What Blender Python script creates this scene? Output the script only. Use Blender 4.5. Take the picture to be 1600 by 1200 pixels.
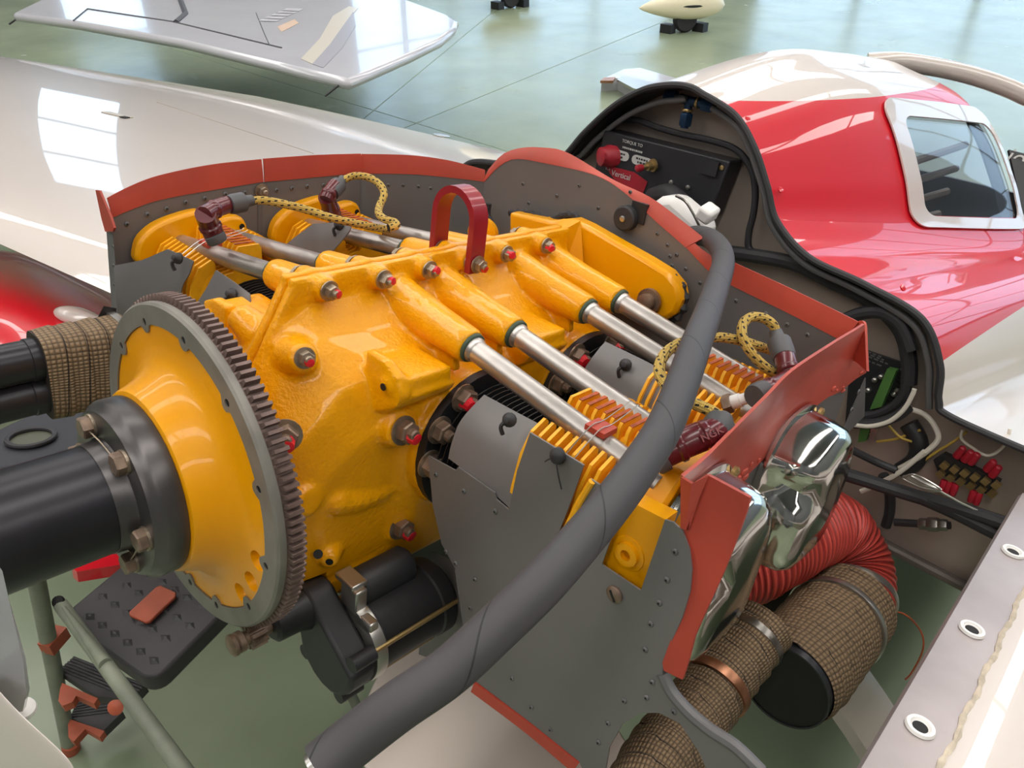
import bpy, math, random
from mathutils import Vector as V, Matrix as Mx
random.seed(7)
for o in list(bpy.data.objects): bpy.data.objects.remove(o, do_unlink=True)
SC = bpy.context.scene; COL = SC.collection
PI = math.pi
def rad(a): return a*PI/180
# ------------------------------------------------------------------ frames
# aircraft frame: X to port, Y aft, Z up, origin on the crankshaft at the flywheel; nose sits 10.8 deg up
TH = rad(10.8); HC = 1.25
AIR = Mx.Translation((0,0,HC)) @ Mx.Rotation(-TH, 4, 'X')
GND = Mx.Identity(4)
# ------------------------------------------------------------------ camera
CAMP = V((0.6867,-0.3195,0.5047)); FPX = 1222.8
CR = V((0.7236,0.678,0.1294)).normalized(); CF = V((-0.5643,0.689,-0.4547)).normalized()
CD = CF.cross(CR).normalized(); CR = CD.cross(CF).normalized()
cam = bpy.data.cameras.new('camera'); cam.sensor_fit='HORIZONTAL'; cam.sensor_width=36; cam.lens=FPX/1600*36
cam.clip_start=.01; cam.clip_end=200
camo = bpy.data.objects.new('camera', cam); COL.objects.link(camo)
m3 = Mx((CR,-CD,-CF)).transposed().to_4x4(); m3.translation = CAMP
camo.matrix_world = AIR @ m3
SC.camera = camo
# ------------------------------------------------------------------ colour + world
def lin(c):
    return tuple(((x/255)/12.92 if x/255<=.04045 else ((x/255+.055)/1.055)**2.4) for x in c)+(1,)
SC.view_settings.view_transform='Standard'; SC.view_settings.look='None'
SC.view_settings.exposure=-0.82; SC.view_settings.gamma=1; SC.view_settings.use_curve_mapping=False
w = bpy.data.worlds.new('hangar_air'); SC.world=w; w.use_nodes=True
w.node_tree.nodes['Background'].inputs[0].default_value=(.80,.88,1,1)
w.node_tree.nodes['Background'].inputs[1].default_value=.30
SKY_STRENGTH = 15.0; WALL_GLASS = 4.6
# ------------------------------------------------------------------ measuring helpers (pixel of the survey photo -> point on a real plane)
def ray(u,v): return CF + CR*((u-800)/FPX) + CD*((v-600)/FPX)
def at(u,v,X=None,Y=None,Z=None,t=None,pl=None):
    d = ray(u,v)
    if t is not None: return CAMP+d*t
    if pl is not None:
        p0,n = V(pl[0]),V(pl[1]); return CAMP+d*((p0-CAMP).dot(n)/d.dot(n))
    k = 0 if X is not None else 1 if Y is not None else 2
    val = (X,Y,Z)[k]; return CAMP+d*((val-CAMP[k])/d[k])
CW = AIR @ CAMP; R3 = AIR.to_3x3()
def gat(u,v,z=None,y=None,x=None,t=None):
    d = R3 @ ray(u,v)
    if t is not None: return CW+d*t
    k = 0 if x is not None else 1 if y is not None else 2
    val=(x,y,z)[k]; return CW+d*((val-CW[k])/d[k])
# ------------------------------------------------------------------ mesh builder
def cr(pts,n=8,closed=False):
    P=[V(p) for p in pts]; out=[]; m=len(P)
    for i in range(m if closed else m-1):
        a,b,c,d = (P[(i-1)%m],P[i],P[(i+1)%m],P[(i+2)%m]) if closed else (P[max(i-1,0)],P[i],P[i+1],P[min(i+2,m-1)])
        for k in range(n):
            t=k/n; out.append(.5*((2*b)+(c-a)*t+(2*a-5*b+4*c-d)*t*t+(3*b-a-3*c+d)*t**3))
    if not closed: out.append(P[-1])
    return out
def frame(p,n,up=None,roll=0):
    n=V(n).normalized(); u=V(up) if up is not None else (V((0,0,1)) if abs(n.z)<.9 else V((0,1,0)))
    x=u.cross(n).normalized(); y=n.cross(x)
    m=Mx((x,y,n)).transposed().to_4x4(); m.translation=V(p)
    return m @ Mx.Rotation(roll,4,'Z')
class MB:
    def __init__(s): s.v=[]; s.f=[]; s.uv={}
    def add(s,vs,fs,uvs=None):
        b=len(s.v); s.v+= [V(x) for x in vs]
        for i,f in enumerate(fs):
            if uvs: s.uv[len(s.f)]=uvs[i]
            s.f.append([b+k for k in f])
        return s
    def box(s,c,size,M=None):
        a,b,d=[x/2 for x in size]; M3=M or Mx.Identity(4)
        vs=[(M3 @ V((x*a,y*b,z*d)))+V(c) for x in(-1,1) for y in(-1,1) for z in(-1,1)]
        return s.add(vs,[(0,1,3,2),(4,6,7,5),(0,4,5,1),(2,3,7,6),(0,2,6,4),(1,5,7,3)])
    def hexa(s,p8): return s.add(p8,[(0,1,2,3),(7,6,5,4),(0,4,5,1),(1,5,6,2),(2,6,7,3),(3,7,4,0)])
    def tube(s,pts,r,n=10,caps=True,closed=False):
        P=[V(p) for p in pts]; m=len(P)
        T=[]
        for i in range(m):
            a=P[(i-1)%m] if closed else P[max(i-1,0)]; b=P[(i+1)%m] if closed else P[min(i+1,m-1)]
            T.append((b-a).normalized())
        n0=V((0,0,1)) if abs(T[0].z)<.9 else V((1,0,0))
        N=(n0-T[0]*n0.dot(T[0])).normalized(); vs=[]; L=0; Ls=[]
        for i in range(m):
            if i: L+=(P[i]-P[i-1]).length
            Ls.append(L)
            N=(N-T[i]*N.dot(T[i])).normalized(); B=T[i].cross(N)
            for k in range(n):
                a=2*PI*k/n
                rr = r(L,a) if callable(r) else (r[i] if isinstance(r,(list,tuple)) else r)
                vs.append(P[i]+(N*math.cos(a)+B*math.sin(a))*rr)
        fs=[];uv=[]
        for i in range(m if closed else m-1):
            j=(i+1)%m
            for k in range(n):
                q=(k+1)%n; fs.append((i*n+k,i*n+q,j*n+q,j*n+k))
                l2=Ls[j] if j else L
                uv.append([(Ls[i],k/n),(Ls[i],(k+1)/n),(l2,(k+1)/n),(l2,k/n)])
        if caps and not closed:
            fs.append(tuple(range(n))[::-1]); fs.append(tuple((m-1)*n+k for k in range(n)))
            uv.append([(0,0)]*n); uv.append([(0,0)]*n)
        return s.add(vs,fs,uv)
    def lathe(s,prof,o,ax,n=32,up=None,closed=False):
        F=frame(o,ax,up); vs=[]; fs=[]
        for (r,h) in prof:
            for k in range(n):
                a=2*PI*k/n; vs.append(F @ V((r*math.cos(a),r*math.sin(a),h)))
        m=len(prof)
        for i in range(m if closed else m-1):
            j=(i+1)%m
            for k in range(n):
                q=(k+1)%n; fs.append((i*n+k,i*n+q,j*n+q,j*n+k))
        if not closed:
            if prof[0][0]>1e-6: fs.append(tuple(range(n))[::-1])
            if prof[-1][0]>1e-6: fs.append(tuple((m-1)*n+k for k in range(n)))
        return s.add(vs,fs)
    def cyl(s,a,b,r0,r1=None,n=20):
        a,b=V(a),V(b); return s.lathe([(r0,0),(r0 if r1 is None else r1,(b-a).length)],a,b-a,n)
    def hexnut(s,p,ax,r,h,roll=0):
        F=frame(p,ax,None,roll)
        pr=[(r*.93,0),(r,h*.12),(r,h*.86),(r*.88,h)]
        vs=[F@V((q*math.cos(PI/3*k),q*math.sin(PI/3*k),z)) for q,z in pr for k in range(6)]
        fs=[(i*6+k,i*6+(k+1)%6,i*6+6+(k+1)%6,i*6+6+k) for i in range(3) for k in range(6)]
        fs+=[tuple(range(6))[::-1],tuple(18+k for k in range(6))]
        return s.add(vs,fs)
    def prism(s,poly,ext,hole=None):
        P=[V(p) for p in poly]; e=V(ext); m=len(P)
        vs=P+[p+e for p in P]; fs=[tuple(range(m))[::-1],tuple(range(m,2*m))]
        fs+=[(i,(i+1)%m,m+(i+1)%m,m+i) for i in range(m)]
        return s.add(vs,fs)
    def sheet(s,G,th=.0012,uv=False):
        # G[i][j] grid of points; gives it thickness along its own normal
        G=[[V(p) for p in r] for r in G]; a=len(G); b=len(G[0]); N=[]
        for i in range(a):
            row=[]
            for j in range(b):
                du=G[min(i+1,a-1)][j]-G[max(i-1,0)][j]; dv=G[i][min(j+1,b-1)]-G[i][max(j-1,0)]
                nn=du.cross(dv); row.append(nn.normalized() if nn.length>1e-12 else V((0,0,1)))
            N.append(row)
        vs=[G[i][j]+N[i][j]*th/2 for i in range(a) for j in range(b)]+[G[i][j]-N[i][j]*th/2 for i in range(a) for j in range(b)]
        o=a*b; fs=[]
        for i in range(a-1):
            for j in range(b-1):
                q=(i*b+j,i*b+j+1,(i+1)*b+j+1,(i+1)*b+j); fs.append(q); fs.append(tuple(o+x for x in q[::-1]))
        rim=[i*b for i in range(a)]+[(a-1)*b+j for j in range(1,b)]+[i*b+b-1 for i in range(a-2,-1,-1)]+[j for j in range(b-2,0,-1)]
        for k in range(len(rim)):
            p,q=rim[k],rim[(k+1)%len(rim)]; fs.append((p,q,o+q,o+p))
        return s.add(vs,fs)
    def sphere(s,c,r,n=12,sc=(1,1,1)):
        vs=[];fs=[];m=n//2
        for i in range(m+1):
            t=PI*i/m
            for k in range(n): vs.append(V(c)+V((r*sc[0]*math.sin(t)*math.cos(2*PI*k/n),r*sc[1]*math.sin(t)*math.sin(2*PI*k/n),r*sc[2]*math.cos(t))))
        for i in range(m):
            for k in range(n): q=(k+1)%n; fs.append((i*n+k,(i+1)*n+k,(i+1)*n+q,i*n+q))
        return s.add(vs,fs)
    def mesh(s,name,mats,off=(0,0,0),angle=35,fmat=None,doubles=True):
        import bmesh
        me=bpy.data.meshes.new(name); o=V(off)
        me.from_pydata([v-o for v in s.v],[],s.f)
        if s.uv:
            ul=me.uv_layers.new(name='uv')
            for p in me.polygons:
                u=s.uv.get(p.index)
                if u:
                    for li,c in zip(p.loop_indices,u): ul.data[li].uv=c
        bm=bmesh.new(); bm.from_mesh(me)
        if doubles and not fmat: bmesh.ops.remove_doubles(bm,verts=bm.verts,dist=1e-6)
        bmesh.ops.recalc_face_normals(bm,faces=bm.faces)
        bm.to_mesh(me); bm.free()
        for m in (mats if isinstance(mats,(list,tuple)) else [mats]): me.materials.append(m)
        if fmat:
            for p,k in zip(me.polygons,fmat): p.material_index=k
        me.shade_smooth(); me.set_sharp_from_angle(angle=rad(angle))
        return me
# ------------------------------------------------------------------ scene tree
LOC={}
def thing(name,label,cat,loc=(0,0,0),group=None,fr=AIR,kind=None):
    o=bpy.data.objects.new(name,None); COL.objects.link(o); o.empty_display_size=.02
    o.matrix_world=fr@Mx.Translation(V(loc)); LOC[o.name]=V(loc)
    tag(o,label,cat,group,kind); return o
def tag(o,label=None,cat=None,group=None,kind=None):
    if label: o['label']=label
    if cat: o['category']=cat
    if group: o['group']=group
    if kind: o['kind']=kind
    return o
def off_of(par):
    if par.name in LOC: return LOC[par.name]
    return off_of(par.parent)
def part(name,mb,mat,par,label=None,angle=35,fmat=None):
    if par.type=='MESH' and par.parent is not None or par.name not in LOC: off=off_of(par)
    else: off=LOC[par.name]
    me=mb.mesh(name,mat,off,angle,fmat)
    o=bpy.data.objects.new(name,me); COL.objects.link(o); o.parent=par
    if label: o['label']=label
    return o
def solo(name,mb,mat,label,cat,loc=(0,0,0),group=None,fr=AIR,kind=None,angle=35,fmat=None):
    me=mb.mesh(name,mat,loc,angle,fmat)
    o=bpy.data.objects.new(name,me); COL.objects.link(o); o.matrix_world=fr@Mx.Translation(V(loc)); LOC[o.name]=V(loc)
    tag(o,label,cat,group,kind); return o
def inst(name,me,M,par):
    o=bpy.data.objects.new(name,me); COL.objects.link(o); o.parent=par
    o.matrix_basis=Mx.Translation(-off_of(par))@M; return o
def inst2(name,me,par):    # sub-part that shares its part's placement
    o=bpy.data.objects.new(name,me); COL.objects.link(o); o.parent=par; return o
def mods(o,voxel=None,smooth=0,bevel=0,sub=0):
    if bevel:
        b=o.modifiers.new('bevel','BEVEL'); b.width=bevel; b.segments=2; b.limit_method='ANGLE'; b.angle_limit=rad(40)
    if voxel:
        r=o.modifiers.new('cast','REMESH'); r.mode='VOXEL'; r.voxel_size=voxel; r.use_smooth_shade=True
    if smooth:
        m=o.modifiers.new('soften','SMOOTH'); m.factor=.5; m.iterations=smooth
    if sub:
        m=o.modifiers.new('round','SUBSURF'); m.levels=sub; m.render_levels=sub
    return o
def cut(o,mb):
    me=mb.mesh('cutter',[]); c=bpy.data.objects.new('cutter',me); COL.objects.link(c)
    c.matrix_world=Mx.Identity(4)
    par=o.parent; mw=o.matrix_basis.copy()
    b=o.modifiers.new('cut','BOOLEAN'); b.operation='DIFFERENCE'; b.solver='EXACT'; b.object=c
    o.parent=None; off=off_of(par) if par else V((0,0,0)); o.matrix_basis=Mx.Translation(off)
    bpy.context.view_layer.update()
    dg=bpy.context.evaluated_depsgraph_get(); new=bpy.data.meshes.new_from_object(o.evaluated_get(dg))
    o.modifiers.clear(); o.data=new; o.parent=par; o.matrix_basis=mw
    bpy.data.objects.remove(c,do_unlink=True)
    new.set_sharp_from_angle(angle=rad(35))
# ------------------------------------------------------------------ materials
MATS={}
def mat(name,rgb,rough=.5,metal=0,bump=0,bscale=200,var=0,vscale=12,coat=0,spec=.5,rgb2=None,wear=None,emit=0):
    m=bpy.data.materials.new(name); m.use_nodes=True; nt=m.node_tree; b=nt.nodes['Principled BSDF']
    b.inputs['Base Color'].default_value=lin(rgb); b.inputs['Roughness'].default_value=rough; b.inputs['Metallic'].default_value=metal
    b.inputs['Specular IOR Level'].default_value=spec
    if coat: b.inputs['Coat Weight'].default_value=coat; b.inputs['Coat Roughness'].default_value=.025
    tc=nt.nodes.new('ShaderNodeTexCoord')
    if var or rgb2:
        n=nt.nodes.new('ShaderNodeTexNoise'); n.inputs['Scale'].default_value=vscale; n.inputs['Detail'].default_value=5
        nt.links.new(tc.outputs['Object'],n.inputs['Vector'])
        r=nt.nodes.new('ShaderNodeValToRGB'); c2=rgb2 or tuple(max(0,x*(1-var)) for x in rgb)
        r.color_ramp.elements[0].position=.35; r.color_ramp.elements[1].position=.65
        r.color_ramp.elements[0].color=lin(c2); r.color_ramp.elements[1].color=lin(rgb)
        nt.links.new(n.outputs['Fac'],r.inputs['Fac']); nt.links.new(r.outputs['Color'],b.inputs['Base Color'])
    if bump:
        n2=nt.nodes.new('ShaderNodeTexNoise'); n2.inputs['Scale'].default_value=bscale; n2.inputs['Detail'].default_value=3
        nt.links.new(tc.outputs['Object'],n2.inputs['Vector'])
        bp=nt.nodes.new('ShaderNodeBump'); bp.inputs['Strength'].default_value=bump; bp.inputs['Distance'].default_value=.002
        nt.links.new(n2.outputs['Fac'],bp.inputs['Height']); nt.links.new(bp.outputs['Normal'],b.inputs['Normal'])
    if emit: b.inputs['Emission Color'].default_value=lin(rgb); b.inputs['Emission Strength'].default_value=emit
    MATS[name]=m; return m
yellow=mat('yellow_engine_paint',(242,166,0),.34,0,.55,230,.05,9,coat=.3,spec=.3)
yellow_s=mat('yellow_smooth_paint',(240,164,0),.36,0,.10,120,.04,10,coat=.25,spec=.3)
yellowf=mat('yellow_fin_paint',(250,178,24),.42,0,.1,120,.10,30)
finrust=mat('scorched_fin_edge',(190,86,40),.6,0,.2,200,.25,60)
grey=mat('grey_baffle_paint',(116,113,112),.42,.15,.06,60,.06,6)
greyd=mat('grey_baffle_dark',(104,103,103),.5,.1,.05,60,.08,6)
seal=mat('orange_silicone_seal',(188,72,54),.5,0,.12,70,.10,9)
steel=mat('bare_steel',(150,146,140),.32,.9,.1,150,.15,30)
ringm=mat('grey_ring_metal',(140,136,128),.5,.35,.12,200,.12,20)
gearm=mat('brown_gear_steel',(128,106,98),.5,.35,.3,180,.22,45)
alu=mat('brushed_aluminium_tube',(196,190,184),.34,.85,.08,120,.10,20)
zinc=mat('zinc_nut',(176,160,140),.38,.75,.15,150,.2,60)
bronze=mat('bronze_nut',(150,128,110),.45,.6,.15,150,.2,60)
redmark=mat('red_torque_paint',(214,28,44),.45)
redpaint=mat('maroon_red_paint',(156,24,38),.35,0,.05,80,.08,20,coat=.3)
blacks=mat('black_shaft_steel',(52,51,55),.34,.55,.06,60,.12,15)
blackp=mat('black_plastic',(38,38,41),.5,0,.1,120,.1,20)
blackm=mat('matte_black_metal',(34,34,36),.45,.1,.12,150,.1,30)
rubber=mat('black_rubber',(46,45,48),.6,0,.2,140,.1,15)
chrome=mat('polished_chrome',(214,211,206),.10,1,.05,14)
silver=mat('silver_clamp',(188,186,180),.28,.9,.05,120)
copper=mat('heated_copper_clamp',(176,124,94),.35,.8,.05,80,.12,30)
whitep=mat('white_aircraft_paint',(212,202,194),.32,0,0,0,.015,3,coat=1)
creamp=mat('cream_cowl_paint',(208,197,186),.35,0,.03,40,.03,4,coat=.2)
redp=mat('red_aircraft_paint',(214,20,38),.30,0,0,0,.02,3,coat=.8)
pipeb=mat('black_exhaust_pipe',(44,44,48),.32,.3,.05,60,.1,12)
maroon=mat('maroon_bakelite',(96,26,34),.3,0,.03,60,.08,30,coat=.3)
greyrub=mat('grey_rubber_boot',(84,84,86),.55,0,.1,140,.08,20)
firem=mat('firewall_metal',(172,158,147),.45,.3,.08,50,.10,6)
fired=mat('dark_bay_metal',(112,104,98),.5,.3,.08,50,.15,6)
boxb=mat('black_box_paint',(38,38,42),.45,0,.05,120)
labelw=mat('pale_print',(190,190,186),.6)
redlab=mat('red_label',(160,30,44),.5)
bluean=mat('blue_anodised_fitting',(38,66,96),.35,.5)
whitebox=mat('white_plastic_housing',(232,230,226),.4,0,.04,60)
pcb=mat('dark_circuit_board',(30,32,36),.45,0,.1,100)
pcbg=mat('green_terminal',(70,112,52),.5)
wirew=mat('white_wire',(214,208,194),.5); wirey=mat('yellow_wire',(190,160,70),.5); wirer=mat('red_wire',(150,46,40),.5)
fuse=mat('red_fuse',(176,30,48),.45)
brass=mat('brass_terminal',(176,150,100),.35,.8,.1,200)
ladg=mat('green_grey_ladder_paint',(136,142,124),.5,0,.1,60,.14,12)
ladb=mat('black_ladder_plastic',(62,60,62),.55,0,.15,90,.08,12)
terra=mat('terracotta_plastic',(176,86,58),.55,0,.08,90,.12,14)
alub=mat('bead_blasted_aluminium',(170,160,158),.42,.5,.25,22,.10,9)
seall=mat('cream_sealant',(214,200,178),.7,0,.5,160,.15,60)
navy=mat('black_composite_duct',(40,42,50),.6,0,.05,40,.1,8)
greyw=mat('pale_grey_aircraft_paint',(196,196,202),.18,0,0,0,.02,3,coat=.5)
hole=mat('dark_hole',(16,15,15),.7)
peach=mat('peach_cream_paint',(236,226,196),.25,coat=.4)
def uvmat(name,build,rough=.6,metal=0):
    m=bpy.data.materials.new(name); m.use_nodes=True; nt=m.node_tree; b=nt.nodes['Principled BSDF']
    b.inputs['Roughness'].default_value=rough; b.inputs['Metallic'].default_value=metal
    tc=nt.nodes.new('ShaderNodeTexCoord'); sp=nt.nodes.new('ShaderNodeSeparateXYZ'); nt.links.new(tc.outputs['UV'],sp.inputs[0])
    def mth(op,a,c=None,d=None):
        n=nt.nodes.new('ShaderNodeMath'); n.operation=op
        for i,x in enumerate((a,c,d)):
            if x is None: continue
            if isinstance(x,(int,float)): n.inputs[i].default_value=x
            else: nt.links.new(x,n.inputs[i])
        return n.outputs[0]
    def mix(f,c1,c2):
        n=nt.nodes.new('ShaderNodeMix'); n.data_type='RGBA'; nt.links.new(f,n.inputs[0])
        for k,c in ((6,c1),(7,c2)):
            if isinstance(c,tuple): n.inputs[k].default_value=lin(c)
            else: nt.links.new(c,n.inputs[k])
        return n.outputs[2]
    col,h,dist=build(sp.outputs[0],sp.outputs[1],mth,mix)
    nt.links.new(col,b.inputs['Base Color'])
    if h is not None:
        bp=nt.nodes.new('ShaderNodeBump'); bp.inputs['Strength'].default_value=.9; bp.inputs['Distance'].default_value=dist
        nt.links.new(h,bp.inputs['Height']); nt.links.new(bp.outputs['Normal'],b.inputs['Normal'])
    return m
def braid(u,v,mth,mix):
    # yellow braid with two rows of black tracer ticks
    a=mth('FRACT',mth('MULTIPLY',u,1/.0085)); t=mth('LESS_THAN',a,.45)
    k=mth('FRACT',mth('ADD',mth('MULTIPLY',v,5),mth('MULTIPLY',u,40))); t2=mth('LESS_THAN',k,.34)
    tick=mth('MULTIPLY',t,t2)
    hh=mth('MULTIPLY',mth('SINE',mth('ADD',mth('MULTIPLY',u,2200),mth('MULTIPLY',v,37.7))),mth('SINE',mth('SUBTRACT',mth('MULTIPLY',u,2200),mth('MULTIPLY',v,37.7))))
    return mix(tick,(206,172,84),(36,30,26)),hh,.0006
braidm=uvmat('yellow_braided_lead',braid,.7)
def wrap(u,v,mth,mix):
    # coarse woven heat wrap: cells in rows, each 25 mm band overlapping the last
    s1=mth('ABSOLUTE',mth('SINE',mth('ADD',mth('MULTIPLY',u,PI/.0062),mth('MULTIPLY',v,PI*2))))
    s2=mth('ABSOLUTE',mth('SINE',mth('SUBTRACT',mth('MULTIPLY',v,PI*58),mth('MULTIPLY',u,PI/.05))))
    h=mth('MULTIPLY',s1,s2)
    band=mth('FRACT',mth('ADD',mth('MULTIPLY',u,1/.026),mth('MULTIPLY',v,1.0)))
    dark=mth('LESS_THAN',band,.07)
    c=mix(mth('POWER',h,.5),(64,50,37),(146,122,92))
    return mix(dark,c,(44,34,26)),h,.0016
wrapm=uvmat('brown_heat_wrap',wrap,.75)
def wrapd(u,v,mth,mix):
    c,h,d=wrap(u,v,mth,mix); return mix(mth('MULTIPLY',u,0),c,c),h,d
def spiral(u,v,mth,mix):
    a=mth('FRACT',mth('ADD',mth('MULTIPLY',u,1/.115),v)); line=mth('LESS_THAN',a,.018)
    n=mth('SUBTRACT',1,line)
    return mix(line,(66,64,66),(34,33,35)),n,.002
hosem=uvmat('grey_wrapped_hose',spiral,.62)
def scat(u,v,mth,mix):
    h=mth('SINE',mth('ADD',mth('MULTIPLY',u,2*PI/.009),mth('MULTIPLY',v,2*PI)))
    return mix(mth('ADD',mth('MULTIPLY',h,.5),.5),(150,46,42),(206,78,66)),h,.0012
scatm=uvmat('red_scat_hose',scat,.42)
def glassmat(name,tint,rough=.03,alpha=.35):
    m=bpy.data.materials.new(name); m.use_nodes=True; nt=m.node_tree; out=nt.nodes['Material Output']; b=nt.nodes['Principled BSDF']
    b.inputs['Base Color'].default_value=lin(tint); b.inputs['Roughness'].default_value=rough; b.inputs['Alpha'].default_value=alpha
    b.inputs['Coat Weight'].default_value=1; b.inputs['Coat Roughness'].default_value=.02
    return m
perspex=glassmat('clear_perspex',(40,42,44),.03,.35)
def emitmat(name,rgb,st):
    m=bpy.data.materials.new(name); m.use_nodes=True; nt=m.node_tree; nt.nodes.remove(nt.nodes['Principled BSDF'])
    e=nt.nodes.new('ShaderNodeEmission'); e.inputs[0].default_value=lin(rgb); e.inputs[1].default_value=st
    nt.links.new(e.outputs[0],nt.nodes['Material Output'].inputs[0]); return m
skyl=emitmat('skylight_glazing',(255,250,245),SKY_STRENGTH)
wing_glow=emitmat('hangar_window_glazing',(188,220,250),WALL_GLASS)
# ================================================================== SETTING: hangar
def floor_mat():
    m=bpy.data.materials.new('green_epoxy_floor'); m.use_nodes=True; nt=m.node_tree; b=nt.nodes['Principled BSDF']
    tc=nt.nodes.new('ShaderNodeTexCoord'); n=nt.nodes.new('ShaderNodeTexNoise'); n.inputs['Scale'].default_value=1.3; n.inputs['Detail'].default_value=6
    nt.links.new(tc.outputs['Object'],n.inputs['Vector'])
    r=nt.nodes.new('ShaderNodeValToRGB'); r.color_ramp.elements[0].color=lin((122,134,110)); r.color_ramp.elements[1].color=lin((142,154,128))
    r.color_ramp.elements[0].position=.3; r.color_ramp.elements[1].position=.7
    nt.links.new(n.outputs['Fac'],r.inputs['Fac']); nt.links.new(r.outputs['Color'],b.inputs['Base Color'])
    n2=nt.nodes.new('ShaderNodeTexNoise'); n2.inputs['Scale'].default_value=3; nt.links.new(tc.outputs['Object'],n2.inputs['Vector'])
    mr=nt.nodes.new('ShaderNodeMapRange'); mr.inputs[3].default_value=.16; mr.inputs[4].default_value=.32
    nt.links.new(n2.outputs['Fac'],mr.inputs[0]); nt.links.new(mr.outputs[0],b.inputs['Roughness'])
    n3=nt.nodes.new('ShaderNodeTexNoise'); n3.inputs['Scale'].default_value=9; nt.links.new(tc.outputs['Object'],n3.inputs['Vector'])
    bp=nt.nodes.new('ShaderNodeBump'); bp.inputs['Strength'].default_value=.12; bp.inputs['Distance'].default_value=.01
    nt.links.new(n3.outputs['Fac'],bp.inputs['Height']); nt.links.new(bp.outputs['Normal'],b.inputs['Normal'])
    b.inputs['Specular IOR Level'].default_value=.5
    return m
wallm=mat('hangar_wall_panel',(104,106,107),.7,0,0,0,.04,1)
X0,X1,Y0,Y1,ZC=-15,7,-7,17,6.2
floor=solo('floor',MB().box(((X0+X1)/2,(Y0+Y1)/2,-.05),(X1-X0,Y1-Y0,.1)),floor_mat(),'glossy green epoxy hangar floor','floor',fr=GND,kind='structure')
jm=mat('floor_joint_filler',(112,130,104),.6)
for (a,b) in ((gat(560,165,z=0),gat(1100,330,z=0)),(gat(720,60,z=0),gat(430,300,z=0)),(gat(705,170,z=0),gat(900,90,z=0))):
    d=(b-a).normalized(); a2=a-d*3; b2=b+d*3; nrm=V((-d.y,d.x,0))*.004
    j=MB().hexa([a2-nrm+V((0,0,-.004)),a2+nrm+V((0,0,-.004)),b2+nrm+V((0,0,-.004)),b2-nrm+V((0,0,-.004)),a2-nrm+V((0,0,.001)),a2+nrm+V((0,0,.001)),b2+nrm+V((0,0,.001)),b2-nrm+V((0,0,.001))])
    part('floor_joint',j,jm,floor)
for nm,c,s in (('wall_port',(X1+.1,(Y0+Y1)/2,ZC/2),(.2,Y1-Y0,ZC)),('wall_front',((X0+X1)/2,Y0-.1,ZC/2),(X1-X0,.2,ZC))):
    solo(nm,MB().box(c,s),wallm,'pale hangar side wall','wall',fr=GND,kind='structure')
# far walls are glazed sliding doors: solid plinth, tall translucent panes, mullions
def glazed_wall(nm,a,b,label,z0,z1,panes,gaps=()):
    a,b=V(a),V(b); L=(b-a).length; d=(b-a).normalized(); nrm=V((-d.y,d.x,0))
    R=Mx((d,nrm,V((0,0,1)))).transposed().to_4x4()
    wll=MB()
    def slab(s0,s1,q0,q1): wll.box(a+d*(s0+s1)/2+V((0,0,(q0+q1)/2))-nrm*.1,(s1-s0,.2,q1-q0),R)
    slab(0,L,0,z0); slab(0,L,z1,ZC)
    pw=L/panes
    root=solo(nm,wll,wallm,label,'wall',fr=GND,kind='structure')
    for i in range(panes):
        s0=i*pw+.06; s1=(i+1)*pw-.06
        mb=MB().box(a+d*(i*pw)+V((0,0,(z0+z1)/2)),(.12,.14,z1-z0),R); part('mullion',mb,wallm,root)
        if i in gaps:
            part('solid_panel',MB().box(a+d*(s0+s1)/2+V((0,0,(z0+z1)/2)),(s1-s0,.04,z1-z0),R),wallm,root)
        else:
            part('pane',MB().box(a+d*(s0+s1)/2+V((0,0,(z0+z1)/2)),(s1-s0,.02,z1-z0),R),wing_glow,root)
            for q in (.33,.66): part('glazing_bar',MB().box(a+d*(s0+s1)/2+V((0,0,z0+(z1-z0)*q))-nrm*.03,(s1-s0,.04,.07),R),wallm,root)
glazed_wall('wall_rear',(X0,Y1,0),(X1,Y1,0),'hangar end wall with tall glazed sliding doors',.2,5.2,10,(2,))
glazed_wall('wall_starboard',(X0,Y0,0),(X0,Y1,0),'hangar side wall with high glazing',1.6,5.0,16,(0,1,2,3,4,5,6,7,9,10,11))
# roof: solid bays with long skylights between
roof=MB(); bays=[]
SKX=[(-11.2,-10.3),(-7.2,-6.3),(-3.2,-2.3),(.75,1.65),(4.75,5.65)]
x=X0
for s0,s1 in SKX: roof.box(((x+s0)/2,(Y0+Y1)/2,ZC+.06),(s0-x,Y1-Y0,.12)); x=s1
roof.box(((x+X1)/2,(Y0+Y1)/2,ZC+.06),(X1-x,Y1-Y0,.12))
ceil=solo('ceiling',roof,wallm,'hangar roof with long skylights','ceiling',fr=GND,kind='structure')
for s0,s1 in SKX:
    n=8; dy=(Y1-Y0)/n
    for k in range(n):
        part('skylight_pane',MB().box(((s0+s1)/2,Y0+dy*(k+.5),ZC+.05),(s1-s0,dy-.12,.02)),skyl,ceil)
        part('glazing_bar',MB().box(((s0+s1)/2,Y0+dy*k,ZC+.05),(s1-s0,.12,.08)),wallm,ceil)
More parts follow.
